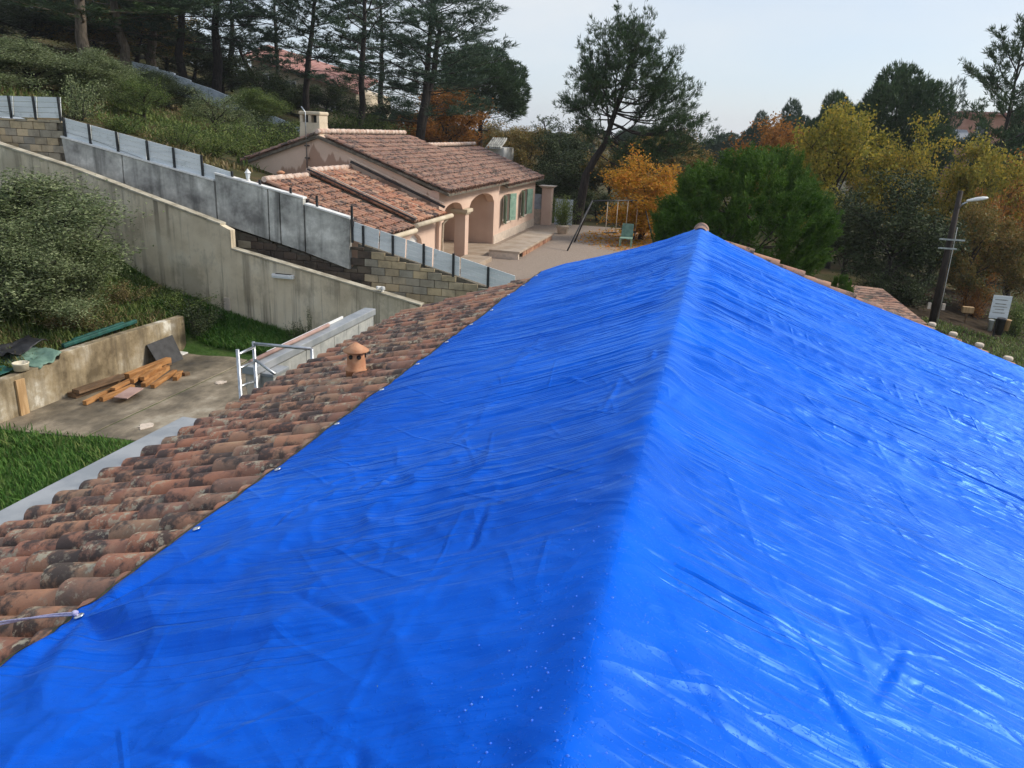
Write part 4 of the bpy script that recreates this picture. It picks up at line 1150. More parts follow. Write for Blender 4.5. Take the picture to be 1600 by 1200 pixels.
# chimney
cb = np.array([-13.42, 25.55, 4.9])
ch = MB(); ch.hexa([(-13.86, 25.05, 4.7), (-13.02, 25.05, 4.7), (-13.02, 25.75, 4.7), (-13.86, 25.75, 4.7), (-13.80, 25.10, 5.62), (-13.08, 25.10, 5.62), (-13.08, 25.70, 5.62), (-13.80, 25.70, 5.62)])
chm = ch.build('chimney', M['cream'], vl, .02)
mb = MB()
for x0, x1 in ((-13.80, -13.70), (-13.49, -13.39), (-13.18, -13.08)):
    mb.box(x0, x1, 25.10, 25.70, 5.622, 5.86)
mb.build('chimney_pier', M['cream'], chm)
mb = MB(); mb.box(-13.84, -13.04, 25.07, 25.73, 5.862, 5.98); mb.build('chimney_cap', M['cream'], chm, .04)
mb = MB(); mb.box(-13.69, -13.50, 25.30, 25.62, 5.622, 5.86); mb.box(-13.38, -13.19, 25.30, 25.62, 5.622, 5.86); mb.build('flue', M['black'], chm)
mast = thing('antenna_mast', 'thin metal mast clamped to the damp gable wall beside the chimney', 'antenna', (-13.5, 24.94, 4.0))
mb = MB(); mb.tube([(-13.5, 24.93, 3.95), (-13.5, 24.93, 5.95), (-13.62, 24.9, 6.12)], .022, 8); mb.build('pole', M['aluminium'], mast)
for z in (4.45, 4.85):
    mb = MB(); mb.box(-13.58, -13.42, 24.93, 24.998, z, z + .04); mb.build('clamp', M['dark_metal'], mast)
vp = at_y(432, 290, 22.5)
mb = MB(); mb.lathe((-13.5, 23.2, 3.6), [(.09, 0), (.09, .42), (.13, .44), (.13, .48), (.05, .52)], 12)
tag(mb.build('roof_flue', M['terracotta']), 'little terracotta flue on the garage roof by the gable wall', 'vent')
# raised platform with brick cladding in front of the facade
pf = thing('raised_terrace', 'raised paved terrace with brick clad side before the villa', 'terrace', (-7.35, 31.5, GZ))
MB().box(-7.95, -6.75, 28.4, 34.8, GZ + .27, GZ + .35).build('top_slab', M['paving'], pf, .01)
MB().box(-7.85, -6.86, 29.2, 34.7, GZ, GZ + .268).build('base', M['mortar_dark'], pf)
rbk = random.Random(2)
for i in range(16):
    y = 29.2 + i * .343
    for k in range(2):
        mb = MB(); mb.box(-6.858, -6.835 + rbk.uniform(0, .015), y + .01, y + .333, GZ + .01 + k * .128, GZ + .005 + (k + 1) * .128); mb.build('cladding_stone', M['brick_clad'], pf)
MB().box(-7.95, -6.8, 28.4, 28.55, GZ, GZ + .268).build('support', M['mortar'], pf)
MB().box(-8.6, -7.6, 24.6, 27.6, GZ + .02, GZ + .22).build('step', M['paving'], pf, .01)
# gate pillar, gate
pb = at_z(850, 352, GZ)
pl = thing('gate_pillar', 'tall salmon gate pillar with flared cap at the villa corner', 'pillar', (pb[0] + .1, pb[1], GZ))
w = world_of(pl); zt = at_y(856, 290, pb[1])[2]
MB().box(w[0] - .25, w[0] + .25, w[1] - .25, w[1] + .25, GZ, zt - .12).build('shaft', M['salmon'], pl, .01)
mb = MB(); mb.hexa([(w[0] - .28, w[1] - .28, zt - .118), (w[0] + .28, w[1] - .28, zt - .118), (w[0] + .28, w[1] + .28, zt - .118), (w[0] - .28, w[1] + .28, zt - .118), (w[0] - .42, w[1] - .42, zt), (w[0] + .42, w[1] - .42, zt), (w[0] + .42, w[1] + .42, zt), (w[0] - .42, w[1] + .42, zt)]); mb.build('cap', M['mortar'], pl, .01)
gt = thing('metal_gate', 'grey blue sheet metal gate between villa and pillar', 'gate', (w[0] - .6, w[1], GZ))
for k in range(2):
    MB().box(w[0] - 1.15, w[0] - .27, w[1] - .03, w[1] + .02, GZ + .05 + k * .76, GZ + .8 + k * .76).build('sheet', M['gate_metal'] if k else M['mortar'], gt)
mb = MB(); mb.tube([(w[0] - 1.1, w[1] - .05, GZ + .85), (w[0] - .3, w[1] - .05, GZ + 1.5)], .02, 6); mb.build('brace', M['gate_metal'], gt)
g2 = thing('fence_sheet', 'grey blue sheet metal fence right of the gate pillar', 'fence', (w[0] + 1.2, w[1] + .5, GZ))
for k in range(1):
    MB().box(w[0] + .35 + k * .95, w[0] + 1.28 + k * .95, w[1] + .4, w[1] + .44, GZ + .05, GZ + 1.35).build('sheet', M['gate_metal'], g2)
# swing set
sw = thing('swing_set', 'dark metal swing frame standing on the gravel yard', 'swing', (-4.9, 34.5, GZ))
tA = np.array([-4.95, 33.6, 2.95]); tB = np.array([-3.0, 35.6, 2.95])
for p, q in (((-5.55, 31.6, GZ), tA), ((-5.75, 34.4, GZ), tA), ((-2.2, 34.6, GZ), tB), ((-3.4, 36.9, GZ), tB)):
    mb = MB(); mb.tube([p, q], .032, 8); mb.build('leg', M['dark_metal'], sw)
mb = MB(); mb.tube([tA, tB], .03, 8); mb.build('crossbar', M['dark_metal'], sw)
for k in (.3, .5, .7, .9):
    p = tA + (tB - tA) * k; mb = MB(); mb.tube([p, p - (0, 0, 1.35)], .014, 5); mb.build('rope', M['mortar'], sw)
for k in (.4, .8):
    p = tA + (tB - tA) * k - np.array([0, 0, 1.37]); mb = MB(); mb.beam(p - (tB - tA) * .11, p + (tB - tA) * .11, .2, .03); mb.build('swing_seat', M['dark_metal'], sw)
# garden chair
cp_ = at_z(977, 387, GZ); gc = thing('garden_chair', 'pale green garden chair in the yard beyond the tarpaulin', 'chair', (cp_[0], cp_[1], GZ))
c = world_of(gc)
MB().box(c[0] - .26, c[0] + .26, c[1] - .25, c[1] + .25, GZ + .40, GZ + .44).build('seat', M['shutter'], gc)
MB().prism([(c[0] - .26, c[1] + .22, GZ + .45), (c[0] + .26, c[1] + .22, GZ + .45), (c[0] + .24, c[1] + .36, GZ + 1.0), (c[0] - .24, c[1] + .36, GZ + 1.0)], (0, .03, 0)).build('backrest', M['sage'], gc)
for sx in (-1, 1):
    for sy in (-1, 1):
        MB().box(c[0] + sx * .24 - .02, c[0] + sx * .24 + .02, c[1] + sy * .22 - .02, c[1] + sy * .22 + .02, GZ, GZ + .4).build('leg', M['shutter'], gc)
# flower pot
cp_ = at_z(876, 368, GZ)
pot = thing('potted_bush', 'bushy potted plant beside the gate pillar', 'plant', (cp_[0], cp_[1] + .3, GZ)); POT = world_of(pot)
mb = MB(); mb.lathe(POT, [(.20, 0), (.28, .38), (.31, .40), (.31, .46), (.26, .46)], 14); mb.build('pot', M['mortar'], pot)

# ------------------------------------------------------------------ boundary wall up the hill, far houses
w2 = thing('upper_boundary_wall', 'long grey concrete wall climbing the wooded hillside behind the villa', 'wall', (-29, 45, 5))
jx = [205, 245, 272, 297, 325, 352, 378, 405, 438, 472, 520]
jy = [96, 108, 117, 128, 137, 148, 158, 172, 186, 200, 214]
for i in range(len(jx) - 1):
    Y2 = 45
    a, b = at_y(jx[i] + .5, jy[i], Y2), at_y(jx[i + 1] - .5, jy[i + 1] - (3 if i < 3 else 0), Y2)
    mb = MB(); mb.prism([(a[0], Y2, a[2] - 2.2), (b[0], Y2, b[2] - 2.2), (b[0], Y2, b[2]), (a[0], Y2, a[2])], (0, .18, 0)); mb.build('panel', M['gate_metal'], w2, .01)
# house with a red roof in the wood
hs = thing('wooded_house', 'cream house with faded red roof half hidden by pines on the slope', 'house', (-39, 72, 6))
Y3 = 70
a, b = at_y(392, 92, Y3), at_y(556, 146, Y3); zb = ground((a[0] + b[0]) / 2, Y3) - 1
mb = MB(); mb.prism([(a[0], Y3, zb), (b[0], Y3, zb), (b[0], Y3, b[2]), (a[0], Y3, a[2])], (0, 8, 0)); wl_ = mb.build('wall', M['cream'], hs)
mb = MB(); mb.prism([(a[0] - .5, Y3 - .6, a[2] + .1), (b[0] + .5, Y3 - .6, b[2] - .1), (b[0] + .5, Y3 - .6, b[2] + .12), (a[0] - .5, Y3 - .6, a[2] + .32)], (0, 4.5, 1.3)); mb.build('roof', M['red_roof'], hs)
for px in (420, 455, 490, 524):
    c = at_y(px, 92 + (px - 392) * .33 + 26, Y3)
    wn = MB().box(c[0] - .55, c[0] + .55, Y3 - .03, Y3 - .003, c[2] - .7, c[2] + .7).build('window', M['white'], hs)
    for sx in (-1, 1):
        MB().box(c[0] + sx * .26 - .2, c[0] + sx * .26 + .2, Y3 - .05, Y3 - .031, c[2] - .58, c[2] + .58).build('pane', M['glass'], wn)
# white outhouse end behind the villa
Y4 = 60; a, b = at_y(764, 219, Y4), at_y(787, 243, Y4)
oh = thing('outhouse', 'small white outhouse with ribbed grey roof beyond the villa roof', 'house', ((a[0] + b[0]) / 2, Y4, 0))
MB().box(a[0], b[0], Y4, Y4 + 3, .3, b[2] + .55).build('wall', M['white'], oh)
for k in range(7):
    x = a[0] - .1 + (b[0] - a[0]) * k / 7
    MB().prism([(x, Y4 - .3, b[2] + .5), (x + .09, Y4 - .3, b[2] + .5), (x + .09, Y4 + 1.5, a[2] + .1), (x, Y4 + 1.5, a[2] + .1)], (0, 0, .12)).build('roof_rib', M['concrete_panel'], oh)
MB().prism([(a[0] - .2, Y4 - .3, b[2] + .44), (b[0] - .2, Y4 - .3, b[2] + .44), (b[0] - .2, Y4 + 1.5, a[2] + .04), (a[0] - .2, Y4 + 1.5, a[2] + .04)], (0, 0, .05)).build('roof', M['concrete_panel'], oh)
# pink house at the right
Y5 = 80; a, b = at_y(1507, 178, Y5), at_y(1560, 240, Y5)
ph = thing('pink_house', 'tall pink house wall showing between the pines at the right', 'house', ((a[0] + b[0]) / 2, Y5, -3))
MB().box(a[0], b[0] + 2, Y5, Y5 + 6, -6, a[2]).build('wall', M['pink_wall'], ph)
MB().box(a[0] - .4, b[0] + 2.4, Y5 - .5, Y5 + 6.4, a[2] + .003, a[2] + .22).build('roof', M['red_roof'], ph)
wn = MB().box(a[0] + 1.2, a[0] + 2.1, Y5 - .03, Y5 - .003, a[2] - 1.9, a[2] - .7).build('window', M['white'], ph)
MB().box(a[0] + 1.3, a[0] + 2.0, Y5 - .05, Y5 - .031, a[2] - 1.8, a[2] - .8).build('pane', M['glass'], wn)
c = at_y(1490, 211, Y5 - 2)
mb = MB(); mb.prism([(c[0] - 1.6, Y5 - 3, c[2] - .5), (c[0] + 1.3, Y5 - 3, c[2] - .5), (c[0] + 1.3, Y5 - .6, c[2] + .35), (c[0] - .9, Y5 - .6, c[2] + .35)], (0, 0, .15)); mb.build('lean_to_roof', M['zinc'], ph)
MB().box(c[0] - 1.3, c[0] + 1.2, Y5 - 2.8, Y5 - .7, -6, c[2] - .52).build('lean_to_wall', M['pink_wall'], ph)
# shed with a tiled roof past the right gable
sh = thing('tiled_shed', 'small shed with plain brown pink tiled roof behind the tarpaulin', 'shed', (5.6, 27.5, -.5))
A_, B_, C_ = at_z(1332, 446, .9), at_z(1378, 452, .9), at_z(1449, 508, .35)
mb = MB(); q = [A_ + (-.6, 0, 0), B_, C_, C_ + (A_ - B_) * 1.0 + (-2.2, -1.2, 0)]
mb.prism([tuple(p) for p in q], (0, 0, -.14)); shr = mb.build('roof', M['mortar_dark'], sh)
q = [np.array(p) for p in q]
for i in range(14):
    for k in range(1):
        u0, u1 = i / 14, (i + 1) / 14
        f0 = [q[0] + (q[3] - q[0]) * u0, q[1] + (q[2] - q[1]) * u0, q[1] + (q[2] - q[1]) * u1, q[0] + (q[3] - q[0]) * u1]
        f0 = [f0[0] + (0, 0, .01), f0[1] + (0, 0, .01), f0[2] + (0, 0, .022), f0[3] + (0, 0, .022)]
        mb = MB(); mb.prism([tuple(p) for p in f0], (0, 0, .02)); mb.build('tile_course', M['tile_villa'], shr)
cc = sum(q) / 4
mb = MB(); mb.prism([tuple(np.array([p[0] + (cc[0] - p[0]) * .12, p[1] + (cc[1] - p[1]) * .12, -2.2])) for p in q], (0, 0, 2.2)); mb.build('wall', M['cream'], sh)
# row of short concrete posts
for i, p in enumerate(((1457, 504), (1490, 519), (1531, 536), (1576, 557))):
    c = at_z(*p, 1.0); g = ground(c[0], c[1])
    t = thing('terrace_post', ('round concrete post with pale cap, first from the street lamp', 'round concrete post with pale cap, second from the street lamp', 'round concrete post with pale cap, third from the street lamp', 'round concrete post with pale cap nearest the right edge')[i], 'post', (c[0], c[1], g), 'concrete posts beyond the right gable')
    MB().lathe((c[0], c[1], g), [(.085, 0), (.08, 1.0 - g - .10)], 12).build('shaft', M['concrete_post'], t)
    MB().lathe((c[0], c[1], 1.0 - .099), [(.10, 0), (.11, .03), (.11, .07), (.08, .10)], 12).build('cap', M['mortar'], t)

# ------------------------------------------------------------------ street lamp, signs
lx, ly = 8.08, 30.0; g = ground(lx, ly)
lp = thing('street_lamp', 'dark wooden utility pole carrying a white street lamp', 'street lamp', (lx, ly, g))
zt = at_y(1499, 298, ly)[2]
m = MB(); m.tube([(lx, ly, g), (lx, ly, zt * .5), (lx, ly, zt)], [.13, .11, .085], 12); m.build('pole', M['pole_wood'], lp)
m = MB(); m.tube([(lx + .05, ly - .08, zt - .55), (lx + .12, ly - .12, zt - .42), (lx + .25, ly - .15, zt - .33)], .025, 8); m.build('arm', M['aluminium'], lp)
m = MB()
hd = [(.20, .03, .045), (.30, .07, .06), (.50, .11, .085), (.68, .11, .08), (.80, .07, .05), (.84, .01, .01)]
vs = []; 
for dx_, wy, wz in hd:
    for k in range(10):
        t = k * 2 * math.pi / 10; vs.append((lx + dx_, ly - .15 + wy * math.cos(t), zt - .36 + dx_ * .22 + wz * math.sin(t) * (1 if math.sin(t) > 0 else .6)))
m.add(vs, [(j * 10 + k, j * 10 + (k + 1) % 10, (j + 1) * 10 + (k + 1) % 10, (j + 1) * 10 + k) for j in range(5) for k in range(10)], True); m.build('lamp_head', M['white'], lp)
for py in (373, 387):
    z = at_y(1478, py, ly)[2]; m = MB(); m.box(lx - .38 if py == 373 else lx - .36, lx + .42 if py == 373 else lx + .22, ly - .19, ly - .15, z - .03, z + .02); m.build('crossarm', M['aluminium'], lp)
m = MB(); m.tube([(lx + .12, ly - .08, zt - 1.2), (lx + .14, ly - .08, 1.2), (lx + .14, ly - .08, g)], .014, 6); m.build('cable_duct', M['block_grey'], lp)
z = at_y(1466, 478, ly)[2]
for dx_ in (-.26, .20):
    m = MB(); m.box(lx + dx_ - .04, lx + dx_ + .06, ly - .2, ly - .12, z - .1, z + .12); m.build('meter_box', M['mortar'], lp)
# white notice board
c = at_y(1563, 480, 31.0); g = ground(c[0], 31)
nb = thing('notice_board', 'white notice board on a post by the dark track', 'sign', (c[0], 31.0, g))
MB().box(c[0] - .3, c[0] + .3, 30.97, 31.0, c[2] - .42, c[2] + .42).build('board', M['fence_panel'], nb)
for i, (dz, w_) in enumerate(((.27, .42), (.12, .36), (.02, .46), (-.08, .30), (-.2, .40))):
    MB().box(c[0] - w_ / 2 - .02, c[0] + w_ / 2 - .02, 30.962, 30.968, c[2] + dz - .018, c[2] + dz + .018).build('print_line', M['concrete_panel'], nb)
MB().box(c[0] - .03, c[0] + .03, 31.001, 31.05, g, c[2] + .3).build('post', M['dark_metal'], nb)
c = at_y(1512, 484, 33.0); g = ground(c[0], 33)
mbx = thing('letter_box', 'small tan letter box on a stake beside the track', 'letter box', (c[0], 33.0, g))
MB().box(c[0] - .2, c[0] + .2, 32.9, 33.1, c[2] - .12, c[2] + .12).build('box', M['plank_tan'], mbx, .02)
MB().box(c[0] - .03, c[0] + .03, 32.98, 33.02, g, c[2] - .121).build('stake', M['beam_brown'], mbx)
for i, (px, py, mt, lb, hw, hh) in enumerate(((1548, 508, 'block_grey', 'grey bin left below the notice board', .09, .20), (1563, 510, 'dark_metal', 'dark bin in the middle below the notice board', .14, .30), (1573, 508, 'plank_tan', 'tan bin right below the notice board', .11, .20))):
    c = at_y(px, py, 30.6); g = ground(c[0], 30.6)
    MB_ = MB(); MB_.lathe((c[0], 30.6, c[2] - hh), [(hw * .8, 0), (hw, hh * 1.8), (hw * 1.12, hh * 1.85), (hw * 1.12, hh * 2)], 12)
    tag(MB_.build('refuse_bin', M[mt]), lb, 'bin', 'bins by the notice board')

# ------------------------------------------------------------------ vegetation generators
def nrm(v):
    v = np.asarray(v, float); return v / (np.linalg.norm(v, axis=-1, keepdims=True) + 1e-9)
class Veg:
    def __init__(s, seed): s.g = np.random.default_rng(seed); s.TV = []; s.TF = []; s.nv = 0; s.P = []; s.D = []
    def tube(s, pts, rad, n):
        V, F = tube_arrays(pts, rad, n); s.TV.append(V); s.TF.append(F + s.nv); s.nv += len(V)
    def path(s, p, d, Ln, n=6, up=.3, wob=.12):
        p = np.array(p, float); d = nrm(d); out = [p]
        for i in range(n):
            p = p + d * Ln / n; out.append(p)
            d = nrm(d + np.array([0, 0, up / n]) + wob * s.g.normal(size=3))
        return np.array(out)
    def pts(s, P_, D_): s.P.append(np.atleast_2d(P_)); s.D.append(np.atleast_2d(D_))
    def trunk_mesh(s, name):
        return npmesh(name, np.concatenate(s.TV), np.concatenate(s.TF), smooth=True)
    def needles(s, name, k=9, ln=.2, w=.02, spread=.85):
        P_ = np.concatenate(s.P); D_ = nrm(np.concatenate(s.D)); n = len(P_)
        d = nrm(D_[:, None, :] + spread * s.g.normal(size=(n, k, 3)) * .6)
        side = nrm(np.cross(d, s.g.normal(size=(n, k, 3))))
        l = ln * (.6 + .7 * s.g.random((n, k, 1))); b = P_[:, None, :] + .02 * s.g.normal(size=(n, k, 3))
        mid = b + d * l * .45
        V = np.stack([b, mid + side * w * .5, b + d * l, mid - side * w * .5], 2).reshape(-1, 3)
        F = np.arange(n * k * 4).reshape(-1, 4)
        r = np.repeat(np.clip(s.g.random(n)[:, None] * .6 + s.g.random((n, k)) * .4, 0, 1).ravel(), 4)
        return npmesh(name, V, F, r)
    def leaves(s, name, size=.12, aspect=.6):
        P_ = np.concatenate(s.P); D_ = np.concatenate(s.D); n = len(P_)
        u = nrm(D_ + 1.0 * s.g.normal(size=(n, 3))); v = nrm(np.cross(u, s.g.normal(size=(n, 3))))
        l = size * (.6 + .8 * s.g.random((n, 1)))
        bend = np.cross(u, v) * l * .18
        V = np.stack([P_ - u * l * .5, P_ + v * l * .5 * aspect + bend, P_ + u * l * .5, P_ - v * l * .5 * aspect + bend], 1).reshape(-1, 3)
        F = np.arange(n * 4).reshape(-1, 4)
        return npmesh(name, V, F, np.repeat(s.g.random(n), 4))

def limb_foliage(v, pth, L_, sub=6, tuft=8, start=.25, subl=.42, rsub=.012, ang=(.5, 1.1), flat=.25):
    """sub-branches along a limb with foliage points"""
    g = v.g; n = len(pth) - 1
    for k in range(sub):
        u = start + (1 - start) * (k + g.random()) / sub
        i = min(int(u * n), n - 1); f = u * n - i
        p = pth[i] * (1 - f) + pth[i + 1] * f; d = nrm(pth[i + 1] - pth[i])
        side = nrm(np.cross(d, [0, 0, 1])) * (1 if k % 2 else -1)
        a = g.uniform(*ang)
        dd = nrm(d * math.cos(a) + side * math.sin(a) + np.array([0, 0, g.normal() * flat + .08]))
        ls = L_ * subl * (1.2 - .75 * u) * g.uniform(.7, 1.25) + .15
        q = v.path(p, dd, ls, 4, .35, .14)
        v.tube(q, np.linspace(rsub, .004, 5), 3)
        m_ = max(2, int(ls * tuft))
        t = .2 + .8 * g.random(m_); ii = np.minimum((t * 4).astype(int), 3); ff = (t * 4 - ii)[:, None]
        P_ = q[ii] * (1 - ff) + q[ii + 1] * ff + g.normal(size=(m_, 3)) * .07
        v.pts(P_, nrm(q[ii + 1] - q[ii]) + np.array([0, 0, .7]))
    m_ = max(3, int(L_ * tuft * .4)); t = .55 + .45 * g.random(m_); ii = np.minimum((t * n).astype(int), n - 1); ff = (t * n - ii)[:, None]
    P_ = pth[ii] * (1 - ff) + pth[ii + 1] * ff + g.normal(size=(m_, 3)) * .07
    v.pts(P_, nrm(pth[ii + 1] - pth[ii]) + np.array([0, 0, .7]))

def gen_pine(seed, Hh=12.0, r0=.22, bare=.35, W=3.2, nl=30, sub=8, tuft=8, shape=None, forks=1, elev=(-.05, .95), dead=6, needle=(9, .22, .022)):
    v = Veg(seed); g = v.g
    for fk in range(forks):
        n = 9
        lean = g.normal(size=2) * .03 + (np.array([.05, 0]) * (1 if fk else -1) if forks > 1 else 0)
        z = np.linspace(0, Hh * (1 - .06 * fk), n + 1)
        cx = np.cumsum(np.concatenate([[0], g.normal(size=n) * .07])) + lean[0] * np.maximum(0, z - .28 * Hh) ; cyy = np.cumsum(np.concatenate([[0], g.normal(size=n) * .07])) + lean[1] * z
        tr = np.stack([cx, cyy, z], 1); rad = r0 * (1 - .9 * (z / z[-1])) ** .8 + .015
        v.tube(tr, rad, 8)
        for i in range(nl):
            t = bare + (1.0 - bare) * ((i + g.random() * .8) / nl) ** .95
            t = min(t, .985); f = t * n; k = min(int(f), n - 1); p = tr[k] + (tr[k + 1] - tr[k]) * (f - k)
            az = i * 2.399 + g.normal() * .35 + fk
            tt = (t - bare) / (1 - bare)
            sh = (shape(tt) if shape else (math.sin(math.pi * (.16 + .8 * tt)) ** .7))
            Ln = W * sh * g.uniform(.72, 1.15)
            e = elev[0] + (elev[1] - elev[0]) * tt + g.normal() * .1
            d = (math.cos(az) * math.cos(e), math.sin(az) * math.cos(e), math.sin(e))
            q = v.path(p, d, Ln, 7, .45, .09)
            v.tube(q, np.linspace(.018 + .012 * Ln, .006, 8), 4)
            limb_foliage(v, q, Ln, int(sub * (.5 + Ln / W * .6)), tuft, .22)
        for i in range(dead):
            t = bare * g.uniform(.35, 1); f = t * n; k = int(f); p = tr[k] + (tr[k + 1] - tr[k]) * (f - k); az = g.random() * 6.28
            q = v.path(p, (math.cos(az), math.sin(az), g.uniform(-.2, .2)), W * g.uniform(.2, .55), 5, .1, .16); v.tube(q, np.linspace(.02, .005, 6), 3)
    return v.trunk_mesh('trunk'), v.needles('crown', *needle)

def gen_dense_pine(seed, Hh=10.0, W=3.4, nt=4200, bare=.3, lump=.35, needle=(9, .26, .03), shoots=False):
    v = Veg(seed); g = v.g
    tr = v.path((0, 0, 0), (g.normal() * .04, g.normal() * .04, 1), Hh * .85, 8, .2, .03)
    v.tube(tr, np.linspace(.24, .03, 9), 8)
    c = np.array([0, 0, Hh * (bare + (1 - bare) * .48)]); rz = Hh * (1 - bare) * .52
    lob = nrm(g.normal(size=(34, 3))); lw = g.uniform(.25, 1, 34)
    for i in range(26):
        d = nrm(g.normal(size=3) + [0, 0, .35]); p = tr[g.integers(2, 7)]
        tip = c + d * [W * .8, W * .8, rz * .8]; q = np.array([p + (tip - p) * t + [0, 0, -.3 * math.sin(t * 3.14)] for t in np.linspace(0, 1, 6)])
        v.tube(q, np.linspace(.05, .012, 6), 4)
    d = nrm(g.normal(size=(nt, 3))); keep = d[:, 2] > -.75 + .3 * g.random(nt); d = d[keep]
    bl = (np.clip((d @ lob.T - .80) / .2, 0, 1) * lw).max(1)
    rad = (1 - lump) + lump * 1.25 * bl
    rad *= 1 - .35 * g.random(len(d)) ** 2.0
    P_ = c + d * rad[:, None] * np.array([W, W, rz])
    if shoots:
        nc = 300; cd = nrm(g.normal(size=(nc * 2, 3))); cd = cd[cd[:, 2] > -.55][:nc]
        bl = (np.clip((cd @ lob.T - .80) / .2, 0, 1) * lw).max(1)
        cr_ = ((1 - lump) + lump * 1.2 * bl) * (1 - .16 * g.random(len(cd)))
        ctr = c + cd * cr_[:, None] * np.array([W, W, rz])
        per = 8
        P_ = (ctr[:, None, :] + g.normal(size=(len(cd), per, 3)) * np.array([.15, .15, .10])).reshape(-1, 3)
        d = np.repeat(cd, per, 0)
        inn = c + nrm(g.normal(size=(900, 3))) * (np.array([W, W, rz]) * g.uniform(.45, .8, (900, 1)))
        v.pts(inn, nrm(inn - c) + np.array([0, 0, .5]))
        hgt = .55 + .35 * g.random((len(d), 1)); dd = nrm(d * .55 + np.array([0, 0, 1.0]) + .2 * g.normal(size=d.shape))
        for t in np.linspace(-.25, 1, 6): v.pts(P_ + dd * hgt * t * .75, dd * 1.8)
    else:
        v.pts(P_, d + np.array([0, 0, .55]))
    return v.trunk_mesh('trunk'), v.needles('crown', *needle)

def gen_oak(seed, Hh=9.0, W=3.4, nlimb=9, nsub=7, leaf=.17, per=70, aspect=.62, spread=.30, bare=.22, r0=.2, twist=.10):
    v = Veg(seed); g = v.g
    tr = v.path((0, 0, 0), (g.normal() * .08, g.normal() * .08, 1), Hh * .62, 7, .25, .05)
    v.tube(tr, np.linspace(r0, r0 * .3, 8), 8)
    for i in range(nlimb):
        t = bare + (1 - bare) * (i + .6 * g.random()) / nlimb; f = t * 7; k = min(int(f), 6); p = tr[k] + (tr[k + 1] - tr[k]) * (f - k)
        az = i * 2.399 + g.normal() * .3; e = .25 + 1.0 * t + g.normal() * .12
        Ln = min(W * 1.05 / max(.35, math.cos(e)), Hh * .48) * g.uniform(.75, 1.08)
        q = v.path(p, (math.cos(az) * math.cos(e), math.sin(az) * math.cos(e), math.sin(e)), Ln, 6, .25, twist)
        v.tube(q, np.linspace(r0 * .38, .015, 7), 5)
        for s_ in range(nsub):
            u = .3 + .7 * (s_ + g.random()) / nsub; j = min(int(u * 6), 5); p2 = q[j] + (q[j + 1] - q[j]) * (u * 6 - j)
            dd = nrm(nrm(q[j + 1] - q[j]) + .85 * g.normal(size=3) + [0, 0, .15])
            ls = Ln * .42 * g.uniform(.6, 1.2); w = v.path(p2, dd, ls, 4, .25, .16); v.tube(w, np.linspace(.025, .006, 5), 3)
            m_ = int(per * g.uniform(.6, 1.4)); tt = g.random(m_) ** .7; ii = np.minimum((tt * 4).astype(int), 3); ff = (tt * 4 - ii)[:, None]
            v.pts(w[ii] * (1 - ff) + w[ii + 1] * ff + g.normal(size=(m_, 3)) * spread * np.array([1, 1, .75]), np.tile(dd, (m_, 1)) * .4)
    return v.trunk_mesh('trunk'), v.leaves('crown', leaf, aspect)

def gen_shrub(seed, Hh=1.6, W=1.1, stems=16, leaf=.07, per=110, aspect=.55, spread=.13):
    v = Veg(seed); g = v.g
    for i in range(stems):
        az = g.random() * 6.28; e = g.uniform(.35, 1.5)
        q = v.path((g.normal() * .12, g.normal() * .12, 0), (math.cos(az) * math.cos(e), math.sin(az) * math.cos(e), math.sin(e)), (Hh * math.sin(e) + W * math.cos(e)) * g.uniform(.75, 1.1), 6, .35, .13)
        v.tube(q, np.linspace(.022, .005, 7), 4)
        tt = .15 + .85 * g.random(per * 2); ii = np.minimum((tt * 6).astype(int), 5); ff = (tt * 6 - ii)[:, None]
        v.pts(q[ii] * (1 - ff) + q[ii + 1] * ff + g.normal(size=(per * 2, 3)) * spread, np.tile(nrm(q[-1] - q[0]), (per * 2, 1)))
    return v.trunk_mesh('stems'), v.leaves('foliage', leaf, aspect)

KIND = {}
def kind(name, pair, names=('trunk', 'crown')):
    tm, cm = pair
    co = np.empty(len(cm.vertices) * 3, np.float32); cm.vertices.foreach_get('co', co); co = co.reshape(-1, 3)
    ex = (np.percentile(co[:, 0], 99) - np.percentile(co[:, 0], 1) + np.percentile(co[:, 1], 99) - np.percentile(co[:, 1], 1)) / 2
    tm.materials.append(M['bark']); cm.materials.append(M['leaf_pine'])
    KIND[name] = (tm, cm, float(np.percentile(co[:, 2], 99.7)), float(ex), names)
kind('pine_a', gen_pine(1, 13, .15, .28, 3.3, 30, 9, 9, needle=(9, .30, .036)))
kind('pine_b', gen_pine(2, 13, .14, .30, 3.0, 28, 7, 7, elev=(-.15, 1.0), needle=(9, .30, .036)))
kind('pine_fork', gen_pine(3, 13, .15, .30, 2.7, 26, 8, 9, forks=2, elev=(.0, .95), dead=8, needle=(8, .28, .03)))
kind('pine_dense_a', gen_dense_pine(4, 10, 3.6, 8000, lump=.52, needle=(9, .34, .05)))
kind('pine_dense_b', gen_dense_pine(5, 9, 4.0, 8000, bare=.18, lump=.55, needle=(9, .34, .05)))
kind('pine_small', gen_pine(6, 8, .16, .18, 2.3, 26, 7, 8, elev=(0, 1.0), dead=2))
kind('pine_young', gen_dense_pine(7, 7, 3.7, 2300, bare=.02, lump=.30, needle=(11, .17, .030), shoots=True))
kind('oak_a', gen_oak(11, 9, 3.6, 11, 8, .20, 130))
kind('oak_b', gen_oak(12, 9, 3.2, 12, 8, .19, 120, spread=.34))
kind('oak_c', gen_oak(13, 8, 3.8, 10, 9, .19, 125, spread=.38))
kind('oak_round', gen_oak(24, 7, 3.2, 13, 9, .17, 150, spread=.36, bare=.12))
kind('oak_sparse', gen_oak(14, 10, 3.2, 11, 7, .17, 60, spread=.30))
